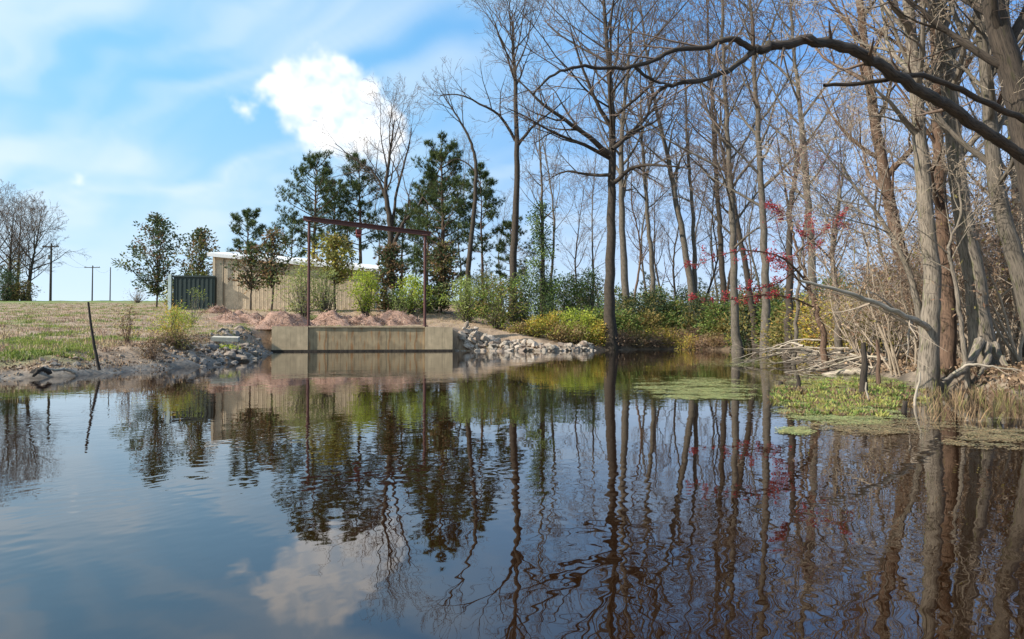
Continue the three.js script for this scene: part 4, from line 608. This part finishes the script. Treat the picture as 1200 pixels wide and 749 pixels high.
{ // woods behind: each tree its own, a few kinds
  const kinds = [], K = (seed, h, s) => { const g = bareTree('woodland_tree', 'slender bare tree standing back in the woods', { seed, path: [V(0, 0, -70), V(0.35 * ((seed % 5) - 2), h * 0.22, -70), V(0.75 * ((seed % 3) - 1), h * 0.5, -69.6), V(0.5 * ((seed % 4) - 1.5), h * 0.75, -70.3), V(1.2 * ((seed % 5) - 2), h, -70)], r0: 0.15, r1: 0.025, mat: M.barkGrey, n: 16, from: 0.35, reach: h * 0.24, kids: [5, 4, 3], thin: 0.012, group: 'bare trees back in the woods', ...s }); kinds.push(g); return g; };
  K(301, 20, {}); K(302, 17, { mat: M.barkDark, from: 0.28 }); K(303, 22, { from: 0.5 }); K(304, 15, { rise: 0.03, angle: 1.2, twig: M.twigGrey }); K(305, 18, { mat: M.barkWarm, from: 0.4 });
  const look = ['tall slender grey bare tree', 'dark barked bare tree branching low', 'tall grey bare tree branching only near its top', 'bare tree with wide level limbs', 'reddish brown barked bare tree'], where = (px) => px < 640 ? 'behind the pines' : px < 740 ? 'back behind the massive dark tree' : px < 860 ? 'back behind the far cove' : px < 1000 ? 'back behind the red maple' : 'back behind the near bank thicket';
  const spots = [[655, 66], [675, 74], [690, 62], [700, 84], [745, 62], [760, 76], [778, 68], [792, 58], [806, 80], [822, 60], [836, 72], [858, 60], [872, 76], [888, 56], [915, 64], [948, 70], [970, 56], [988, 44], [1012, 50], [1045, 36], [1085, 42], [1140, 34], [1185, 38], [1110, 52], [620, 78], [585, 84], [540, 80], [442, 82], [408, 84], [480, 88]], R = rngOf(310);
  spots.forEach(([px, d], i) => { const p = onGround(px + (R() - 0.5) * 8, d, 0.15), sc = (0.75 + 0.4 * R()) * (d < 45 ? 0.72 : 1) * (px < 640 ? 0.75 : 1), turn = R() * 6.28; const kd = i < 5 ? i : Math.floor(R() * 5), label = look[kd] + ' ' + where(px), group = 'bare woodland trees ' + where(px), tx = (R() - 0.5) * 0.16, tz = (R() - 0.5) * 0.22; let tree = kinds[i]; if (i < 5) { kinds[i].position.copy(p); kinds[i].rotation.y = turn; kinds[i].scale.setScalar(sc); Object.assign(kinds[i].userData, { label, group }); } else tree = copy(kinds[kd], p, turn, sc, label, group); tree.rotation.set(tx, turn, tz); });
}
{ // far evergreens closing the view through the trunks
  const R = rngOf(330), PC = [[0.075, 0.105, 0.06], [0.09, 0.12, 0.07], [0.06, 0.085, 0.05]];
  const p0 = onGround(610, 120), proto = pine('far dark green pine low beyond the bare woods', p0, { seed: 331, h: 9, r: 0.2, from: 0.12, reach: 2.8, n: 30, colors: PC, tufts: 12, group: 'far pines beyond the woods' });
  for (const [px, d] of [[570, 125], [645, 118], [672, 130], [700, 115], [735, 126], [762, 112], [790, 128], [820, 116], [850, 124], [880, 110], [910, 122], [945, 112], [980, 120], [1020, 108], [1060, 115], [1100, 105], [1150, 110]]) copy(proto, onGround(px, d), R() * 6.28, 0.7 + 0.45 * R());
}

// ---------------------------------------------------------------- red maple, thicket, fallen wood
{
  const reds = [[0.48, 0.04, 0.05], [0.34, 0.04, 0.05], [0.45, 0.08, 0.085], [0.26, 0.035, 0.04]], pinks = [[0.34, 0.13, 0.14], [0.38, 0.18, 0.18], [0.27, 0.09, 0.10]];
  bareTree('red_maple', 'small maple with bright red blossom on arching branches over the water', { seed: 401, path: trunkPath(16, [[968, 424], [962, 380], [950, 340], [935, 300], [928, 270]]), r0: 0.075, r1: 0.02, mat: M.barkWarm, n: 4, from: 0.4, reach: 1.2, kids: [3, 3, 2], thin: 0.005, rise: 0.02, buds: { per: 8, size: 0.05, spread: 0.10, colors: reds },
    limbs: [{ pts: limbPath([[946, 332, 16], [925, 308, 15.8], [900, 296, 15.6], [870, 294, 15.4], [840, 300, 15.2], [814, 312, 15]]), r: 0.03, kids: [9, 4, 2], span: 0.9, lvl: 1 }, { pts: limbPath([[958, 362, 16], [930, 350, 15.8], [900, 345, 15.6], [870, 349, 15.4], [840, 353, 15.2], [812, 351, 15]]), r: 0.026, kids: [9, 5, 2], span: 0.6, lvl: 1 }, { pts: limbPath([[940, 310, 16], [915, 330, 15.8], [890, 338, 15.6], [868, 338, 15.5]]), r: 0.02, kids: [6, 4, 2], span: 0.6, lvl: 1 }] });
  bareTree('red_maple', 'taller maple in pale pink bud behind the red blossom', { seed: 402, path: trunkPath(19, [[985, 415], [980, 350], [975, 290], [985, 230], [990, 180]]), r0: 0.09, r1: 0.015, mat: M.barkGrey, n: 14, from: 0.3, reach: 1.9, kids: [5, 4, 3], thin: 0.006, buds: { per: 1, size: 0.035, spread: 0.10, colors: pinks } });
  bareTree('red_maple', 'pink budded maple sapling beside the broken snag', { seed: 403, path: trunkPath(22, [[930, 405], [936, 330], [944, 260], [950, 200]]), r0: 0.07, r1: 0.012, mat: M.barkGrey, n: 12, from: 0.3, reach: 1.6, kids: [5, 3, 3], thin: 0.006, buds: { per: 1, size: 0.035, spread: 0.10, colors: [...pinks, reds[0]] } });
}
{ // thicket on the near bank: brush with dead brown leaves
  const kinds = [], R = rngOf(410);
  for (let k = 0; k < 4; k++) {
    const g = thing('thicket_bush', 'twiggy brown bush with dry leaves in thicket behind the bank trunks', 'shrub', V(9, 0.3, -14), 'brown thicket bushes'), o = { R, limbs: new Builder(), twigs: new Builder(), levels: 3, kids: [5, 4, 3], wiggle: 0.5, rise: 0.04, thin: 0.0045, tips: [] };
    for (let n = 0; n < 11; n++) { const a = R() * 6.28, t = 0.15 + R() * 0.45; branch(o, V(Math.cos(a) * 0.25, 0, Math.sin(a) * 0.25), V(Math.cos(a) * t, 1, Math.sin(a) * t), 2.0 + R() * 1.7, 0.02 + 0.012 * R(), 0); }
    part('stem', o.limbs.geometry(), M.twigPale, g); const tw = part('fine_twigs', o.twigs.geometry(), k % 2 ? M.twigGrey : M.twig, g); tw.userData.kind = 'stuff';
    const b = new Builder(); for (const p of o.tips) if (R() < 0.6) { const c = GREEN.fawn[Math.floor(R() * 4)], q = R() < 0.12 ? GREEN.olive[1] : c; b.leaf(p.x + (R() - 0.5) * 0.1, p.y + (R() - 0.5) * 0.1, p.z + (R() - 0.5) * 0.1, R() - 0.5, -0.5 * R(), R() - 0.5, 0.06 + 0.05 * R(), 0.04, q, R); }
    part('foliage', b.geometry(), M.leaf, g); kinds.push(g);
  }
  const spots = [[1030, 14.5], [1060, 13.2], [1080, 15], [1100, 13], [1120, 14.2], [1140, 12.6], [1165, 13.4], [1185, 12], [1205, 12.8], [1015, 17], [1045, 17.5], [1075, 18], [1105, 17], [1135, 16.5], [1170, 16], [1200, 15.4], [1225, 13], [1000, 20], [1060, 22], [1110, 21], [1165, 20], [975, 23], [1215, 11], [1240, 12], [950, 26]];
  spots.forEach(([px, d], i) => { const p = onGround(px, d, 0.05), sc = (0.6 + 0.4 * R()) * lerp(0.75, 1, sstep(1000, 1080, px)), t = R() * 6.28, place = px < 1035 ? 'behind the brush pile' : d < 14.3 ? 'right behind the bank trunks' : d < 19 ? 'deep in the near bank thicket' : 'at the back of the near bank thicket', label = (i % 4 % 2 ? 'twiggy grey bush with dry leaves ' : 'twiggy brown bush with dry leaves ') + place, group = 'thicket bushes ' + place; if (i < 4) { kinds[i].position.copy(p); kinds[i].rotation.y = t; kinds[i].scale.setScalar(sc); Object.assign(kinds[i].userData, { label, group }); } else copy(kinds[i % 4], p, t, sc, label, group); });
}
function fallen(name, label, list, r, r1, mat, kids, seed, parent, category = 'branch') {
  const R = rngOf(seed), pts = smooth(limbPath(list), 20), foot = pts[0].clone(), o = { R, limbs: new Builder(), twigs: new Builder(), levels: 3, kids, wiggle: 0.5, rise: 0.0, thin: 0.004 }, lp = pts.map((p) => p.clone().sub(foot)), rad = lp.map((_, i) => lerp(r, r1, i / 20));
  for (let i = 1; i < 20; i++) lp[i].y += (R() - 0.5) * r * 0.8;
  const g = parent ?? thing(name, label, category, foot);
  const dirs = lp.map((p, i) => lp[Math.min(20, i + 1)].clone().sub(lp[Math.max(0, i - 1)]).normalize());
  const tb = new Builder().tube(lp, rad, 9); tb.cap(lp[0], rad[0], dirs[0].clone().negate()); const m = part(parent ? name : 'stem', tb.geometry(), mat, g); if (parent) m.position.copy(foot).sub(parent.position);
  sprout(o, lp, rad, dirs, lp[0].distanceTo(lp[20]) * 0.5, 1);
  if (o.twigs.count) { const t = part('twigs', o.twigs.geometry(), M.twigPale, parent ? m : g); t.userData.kind = 'stuff'; }
  return g;
}
fallen('fallen_branch', 'long pale dead branch leaning from pale trunk out over the water plants', [[1093, 386, 10.6], [1078, 378, 10.35], [1060, 369, 10], [1022, 353, 9.8], [985, 341, 9.6], [938, 329, 9.4]], 0.055, 0.02, M.dead, [0, 7, 4], 420);
fallen('fallen_branch', 'thin grey dead branch lying along the bank before the splayed roots', [[1105, 448, 10.0], [1135, 428, 9.9], [1165, 430, 9.8], [1205, 436, 9.7]], 0.022, 0.012, M.dead, [0, 3, 2], 421);
fallen('fallen_branch', 'dark slanting branch behind the long pale dead branch', [[1072, 385, 12.5], [1040, 366, 12.6], [1005, 350, 12.8], [975, 342, 13]], 0.03, 0.012, M.barkGrey, [0, 6, 4], 422);
{ // brush pile in the shallows
  const origin = V(wx(955, 16), 0, -16), pile = thing('brush_pile', 'tangled pile of grey dead branches in the shallows below the thicket', 'branches', origin), R = rngOf(430);
  for (let k = 0; k < 34; k++) {
    const px = 905 + R() * 105, d = 20 - (px - 905) / 105 * 6 + (R() - 0.5) * 2, y = 404 + (px - 900) * 0.13 + R() * 22, dx = 18 + R() * 46, dy = (R() - 0.35) * 22;
    fallen('branch', '', [[px + dx, y - dy * 0.6, d - 0.4], [px + dx * 0.4, y - dy * 0.5 - R() * 6, d], [px - dx * 0.4, y + dy * 0.3, d + 0.2], [px - dx, y + dy, d + 0.3 * R()]], 0.018 + 0.022 * R(), 0.006, R() < 0.55 ? M.dead : M.barkGrey, [0, 3, 2], 440 + k, pile);
  }
  fallen('log', '', [[1012, 450 - 2, 14.2], [990, 456 - 8, 14.4], [965, 460 - 6, 14.6], [942, 466 - 2, 14.8]].map(([x, y, d]) => [x, y - 12, d]), 0.07, 0.05, M.dead, [0, 0, 0], 480, pile);
}
{ // stubs and stakes standing in the shallows
  const S = (label, px, d, top, r, lean, mat) => { const x = wx(px, d), h = at(px, top, d).y, g = thing('dead_stub', label, 'stump', V(x, 0, -d)), b = new Builder(), pts = []; for (let k = 0; k <= 6; k++) pts.push(V(lean * k / 6 + 0.012 * Math.sin(k * 2 + px), -0.25 + (h + 0.25) * k / 6, 0)); b.tube(pts, pts.map((_, k) => r * (1.35 - 0.75 * k / 6)), 8, (th, k) => 1 + 0.2 * noise3(Math.cos(th) * 2, Math.sin(th) * 2, k + px)); b.cap(pts[6], r * 0.6, V(0, 1, 0)); part('stem', b.geometry(), mat, g); };
  S('dark upright dead stub among the green water plants', 1011, 9.6, 402, 0.05, 0.02, M.wet); S('slim brown dead stub beside the dark upright stub', 1030, 11, 398, 0.035, -0.02, M.barkWarm); S('short dark stub standing in open water off the bank', 1058, 7.2, 470, 0.035, 0.01, M.wet); S('thin pale stalk rising from the green water plants', 1019, 8.4, 448, 0.014, -0.05, M.dead);
  S('small black stub beside the algae mat', 935, 10.6, 440, 0.045, 0.0, M.wet); S('black root knee at the edge of water plants', 914, 11.2, 447, 0.06, 0.0, M.wet); S('thin slanting stake in water before the stubs', 1066, 8.0, 436, 0.016, 0.12, M.dead);
}
{ // stick and driftwood on the field bank
  fallen('leaning_stick', 'dark leaning stick planted at the water edge below the field', [[116, 434, 14.1], [110, 405, 14.1], [106, 380, 14.1], [103, 354, 14.1]], 0.032, 0.02, M.wet, [0, 0, 0], 490, null, 'stick');
  fallen('driftwood', 'grey driftwood stick lying on the pale mud edge', [[88, 437, 14.0], [76, 433, 13.8], [62, 434, 13.5], [50, 430, 13.4]], 0.035, 0.02, M.dead, [0, 0, 0], 491, null, 'driftwood'); fallen('driftwood', 'dark wet driftwood lump half in the water', [[58, 436, 13.2], [48, 433, 13.0], [38, 440, 12.9]], 0.05, 0.03, M.wet, [0, 2, 1], 492, null, 'driftwood');
}

// ---------------------------------------------------------------- ground cover (stuff)
function scatter(name, label, category, geometry, material, spots, colors, seed) {
  const R = rngOf(seed), m = new THREE.InstancedMesh(geometry, material, spots.length), q = new THREE.Object3D(), c = new THREE.Color();
  spots.forEach(([x, y, z, s, tint], i) => { q.position.set(x, y, z); q.rotation.set((R() - 0.5) * 0.3, R() * 6.28, (R() - 0.5) * 0.3); q.scale.setScalar(s); q.updateMatrix(); m.setMatrixAt(i, q.matrix); const k = tint ?? colors[Math.floor(R() * colors.length)], v = 0.8 + 0.4 * R(); m.setColorAt(i, c.setRGB(k[0] * v, k[1] * v, k[2] * v)); });
  m.name = name; m.castShadow = m.receiveShadow = true; tag(m, label, category, null, 'stuff'); scene.add(m); return m;
}
const plainLeaf = new THREE.MeshPhysicalMaterial({ color: 0xffffff, roughness: 0.85, transmission: 0.3, thickness: 0 }), plainDry = new THREE.MeshStandardMaterial({ color: 0xffffff, roughness: 0.95 });
const tuft = (seed, n, h, spread, w, bend) => { const R = rngOf(seed), b = new Builder(); for (let k = 0; k < n; k++) { const a = R() * 6.28, t = spread * R(); b.blade(Math.cos(a) * 0.06, -0.01, Math.sin(a) * 0.06, Math.cos(a) * t, 1, Math.sin(a) * t, h * (0.5 + 0.6 * R()), w, null, R, bend); } return b.geometry(); };
{
  const R = rngOf(601), straw = [], weeds = [], litter = [], dead = [];
  const g0 = [[0.46, 0.33, 0.21], [0.40, 0.27, 0.17], [0.52, 0.41, 0.27], [0.30, 0.20, 0.13]], g1 = [[0.20, 0.26, 0.035], [0.27, 0.32, 0.05], [0.14, 0.20, 0.03], [0.33, 0.34, 0.07]];
  for (let k = 0; k < 26000; k++) { // field bank
    const d = 12.5 + 62 * Math.pow(R(), 1.7), px = -60 + R() * (d > 42 ? 680 : 640), x = wx(px, d), z = -d - (R() - 0.5), s = shoreDist(x, z);
    if (s < 0.22 || x > 1 || (x > -13 && z > -38.5 && s < 1.2)) continue;
    const y = ground(x, z), a = fbm2(x * 0.22, z * 0.22, 4), b = fbm2(x * 0.6 + 40, z * 0.6, 4), lush = a + 0.3 * b;
    if (lush > 0.08 + 0.25 * R() && x < -8) weeds.push([x, y, z, 0.5 + R() * 0.8]); else if (R() < 0.8) { const p = fbm2(x * 0.9 + 7, z * 0.9, 3); straw.push([x, y, z, 0.35 + R() * 0.75, p > 0.16 ? [0.46, 0.32, 0.21] : p > 0.02 ? [0.48, 0.37, 0.23] : p > -0.15 ? [0.40, 0.34, 0.14] : [0.30, 0.19, 0.125]]); }
  }
  for (let k = 0; k < 3200; k++) { const px = 10 + R() * 100, d = 15.0 + R() * 4.6, x = wx(px, d), z = -d; if (shoreDist(x, z) > 0.7 && fbm2(x * 0.7, z * 0.7, 3) > -0.08 + 0.2 * (R() - 0.5)) weeds.push([x, ground(x, z), z, 0.3 + R() * 0.6, g1[R() < 0.6 ? 1 : 3]]); }
  for (let k = 0; k < 9000; k++) { const px = -50 + R() * 370, d = 12 + R() * 25, x = wx(px, d), z = -d, q = shoreDist(x, z); if (q > 0.1 && q < 1.5 && fbm2(x * 1.6, z * 1.6, 3) > -0.2) straw.push([x, ground(x, z), z, 0.25 + R() * 0.5, g0[Math.floor(R() * 4)]]); }
  scatter('dry_grass', 'dry straw grass scattered over the sloping bank', 'grass', tuft(602, 9, 0.2, 1.1, 0.016, 0.5), plainDry, straw, g0, 603);
  scatter('green_weeds', 'short bright green grass in patches on the field bank', 'grass', tuft(604, 10, 0.17, 0.9, 0.018, 0.35), plainLeaf, weeds, g1, 605);
  for (let k = 0; k < 16000; k++) { const d = 7 + 45 * Math.pow(R(), 1.5), px = 900 + R() * 380 - (d > 40 ? 300 * R() : 0), x = wx(px, d), z = -d; const s = shoreDist(x, z); if (s < 0.15 || x < 3) continue; const y = ground(x, z); if (R() < 0.8) litter.push([x, y + 0.01, z, 0.6 + R() * 0.8]); else if (R() < 0.55) dead.push([x, y, z, 0.3 + R() * 0.6]); }
  for (let k = 0; k < 2600; k++) { const px = -40 + R() * 360, d = 12 + R() * 24, x = wx(px, d), z = -d, s = shoreDist(x, z); if (s > 0.02 && s < 1.6) litter.push([x, ground(x, z) + 0.01, z, 0.5 + R() * 0.7]); }
  const lb = new Builder(), LR = rngOf(606); for (let k = 0; k < 9; k++) lb.leaf((LR() - 0.5) * 0.3, LR() * 0.02, (LR() - 0.5) * 0.3, LR() - 0.5, (LR() - 0.5) * 0.5, LR() - 0.5, 0.07, 0.045, null, LR);
  scatter('leaf_litter', 'brown fallen leaves covering the ground under the woods and the bank rim', 'leaf litter', lb.geometry(), plainDry, litter, [[0.27, 0.18, 0.105], [0.20, 0.125, 0.075], [0.36, 0.25, 0.16], [0.14, 0.09, 0.055]], 607);
  // dry grass and vines hanging along the near bank lip
  for (let k = 0; k < 700; k++) { const t = R(), px = 1040 + t * 200, x0 = wx(px, 1), d = lerp(10.6, 7.6, t) + R() * 1.5, x = x0 * d, z = -d, s = shoreDist(x, z); if (s < -0.1) continue; dead.push([x, Math.max(0, ground(x, z)), z, 0.25 + R() * R() * 0.9]); }
  scatter('dead_grass', 'pale dead grass hanging along the lip of the near bank', 'grass', tuft(608, 8, 0.3, 1.3, 0.012, 0.9), plainDry, dead, [[0.26, 0.17, 0.10], [0.19, 0.115, 0.07], [0.33, 0.23, 0.14], [0.15, 0.15, 0.05], [0.15, 0.08, 0.05]], 609);
}
{ // water plants and floating algae
  const R = rngOf(620), plants = [], mat = [], reeds = [];
  for (let k = 0; k < 5200; k++) { const px = 905 + R() * 180, y = 444 + R() * 48, d = FOCAL * EYE / (y - 395), x = wx(px, d), z = -d, e = Math.pow((px - 985) / 88, 2) + Math.pow((y - 465) / 24, 2), n = fbm2(x * 1.1, z * 1.1, 4); if (e + n * 2.6 + 0.9 * fbm2(x * 4, z * 4, 3) + 0.4 * R() > 0.55) continue; plants.push([x, 0, z, 0.22 + R() * R() * 0.7, R() < 0.3 ? [0.22, 0.14, 0.07] : R() < 0.35 ? [0.36, 0.34, 0.08] : undefined]); }
  for (let k = 0; k < 110; k++) { const px = 1080 + R() * 120, y = 455 + R() * 40, d = FOCAL * EYE / (y - 395), x = wx(px, d), z = -d; if (shoreDist(x, z) > 0.2) continue; reeds.push([x, -0.01, z, 0.3 + R() * 0.5]); }
  const b = new Builder(), LR = rngOf(621); for (let k = 0; k < 10; k++) { const a = LR() * 6.28, r = 0.05 * LR(); b.leaf(Math.cos(a) * r, 0, Math.sin(a) * r, Math.cos(a) * 0.8, 0.5 + LR(), Math.sin(a) * 0.8, 0.07 + 0.05 * LR(), 0.03, null, LR); }
  scatter('water_plants', 'bright green water plants growing in the shallows by the near bank', 'water plants', b.geometry(), plainLeaf, plants, [[0.20, 0.29, 0.04], [0.27, 0.34, 0.055], [0.14, 0.21, 0.035], [0.33, 0.33, 0.08], [0.30, 0.20, 0.08]], 622);
  scatter('marsh_grass', 'thin dry marsh grass standing in the shallows under the bank', 'grass', tuft(623, 7, 0.34, 0.7, 0.008, 0.5), plainDry, reeds, [[0.26, 0.17, 0.09], [0.20, 0.13, 0.07], [0.18, 0.17, 0.05]], 624);
  const add = (cx, cy, rx, ry, n, thr, tint) => { for (let k = 0; k < n; k++) { const px = cx + (R() - 0.5) * 2 * rx, y = cy + (R() - 0.5) * 2 * ry, d = FOCAL * EYE / (y - 395), x = wx(px, d), z = -d, e = Math.pow((px - cx) / rx, 2) + Math.pow((y - cy) / ry, 2), q = fbm2(x * 0.7, z * 1.5, 5) + 0.9 * fbm2(x * 5, z * 8, 3); if (e + q * 1.9 + 0.5 * R() > thr) continue; mat.push([x, 0.006 + 0.004 * R(), z, 0.5 + R() * 0.9, tint]); } };
  const algae = [0.33, 0.34, 0.12], scum = [0.27, 0.20, 0.09];
  add(815, 456, 72, 13, 10000, 0.75, algae); add(985, 482, 75, 16, 6000, 0.5, algae); add(1060, 500, 130, 14, 4000, 0.12, scum); add(1165, 512, 60, 16, 2500, 0.1, scum); add(930, 506, 16, 5, 500, 0.6, algae); add(1000, 446, 90, 8, 9000, 0.6, algae); add(870, 425, 60, 6, 5000, 0.35, algae);
  const fl = new Builder(), FR = rngOf(630); for (let k = 0; k < 12; k++) { const x = (FR() - 0.5) * 0.13, z = (FR() - 0.5) * 0.09, r = 0.0035 + 0.0045 * FR(), m = fl.vert(x, 0, z, 0, 1, 0, 0, 0), f = fl.count; for (let s = 0; s < 6; s++) fl.vert(x + Math.cos(s / 6 * 6.283) * r * 1.4, 0, z - Math.sin(s / 6 * 6.283) * r, 0, 1, 0, 0, 0); for (let s = 0; s < 6; s++) fl.i.push(m, f + s, f + (s + 1) % 6); }
  const flat = new THREE.InstancedMesh(fl.geometry(), plainDry, mat.length), o = new THREE.Object3D(), c = new THREE.Color(), RR = rngOf(631);
  mat.forEach(([x, y, z, s, t], i) => { o.position.set(x, y, z); o.rotation.set((RR() - 0.5) * 0.12, RR() * 6.28, (RR() - 0.5) * 0.12); o.scale.setScalar(s); o.updateMatrix(); flat.setMatrixAt(i, o.matrix); const v = 0.5 + 0.9 * RR(); flat.setColorAt(i, c.setRGB(t[0] * v * (0.8 + 0.4 * RR()), t[1] * v, t[2] * v)); });
  flat.name = 'floating_algae'; flat.castShadow = flat.receiveShadow = true; tag(flat, 'pale green algae and scum floating on the pond surface', 'algae', null, 'stuff'); scene.add(flat);
}
console.log('triangles', total);
renderer.render(scene, camera);
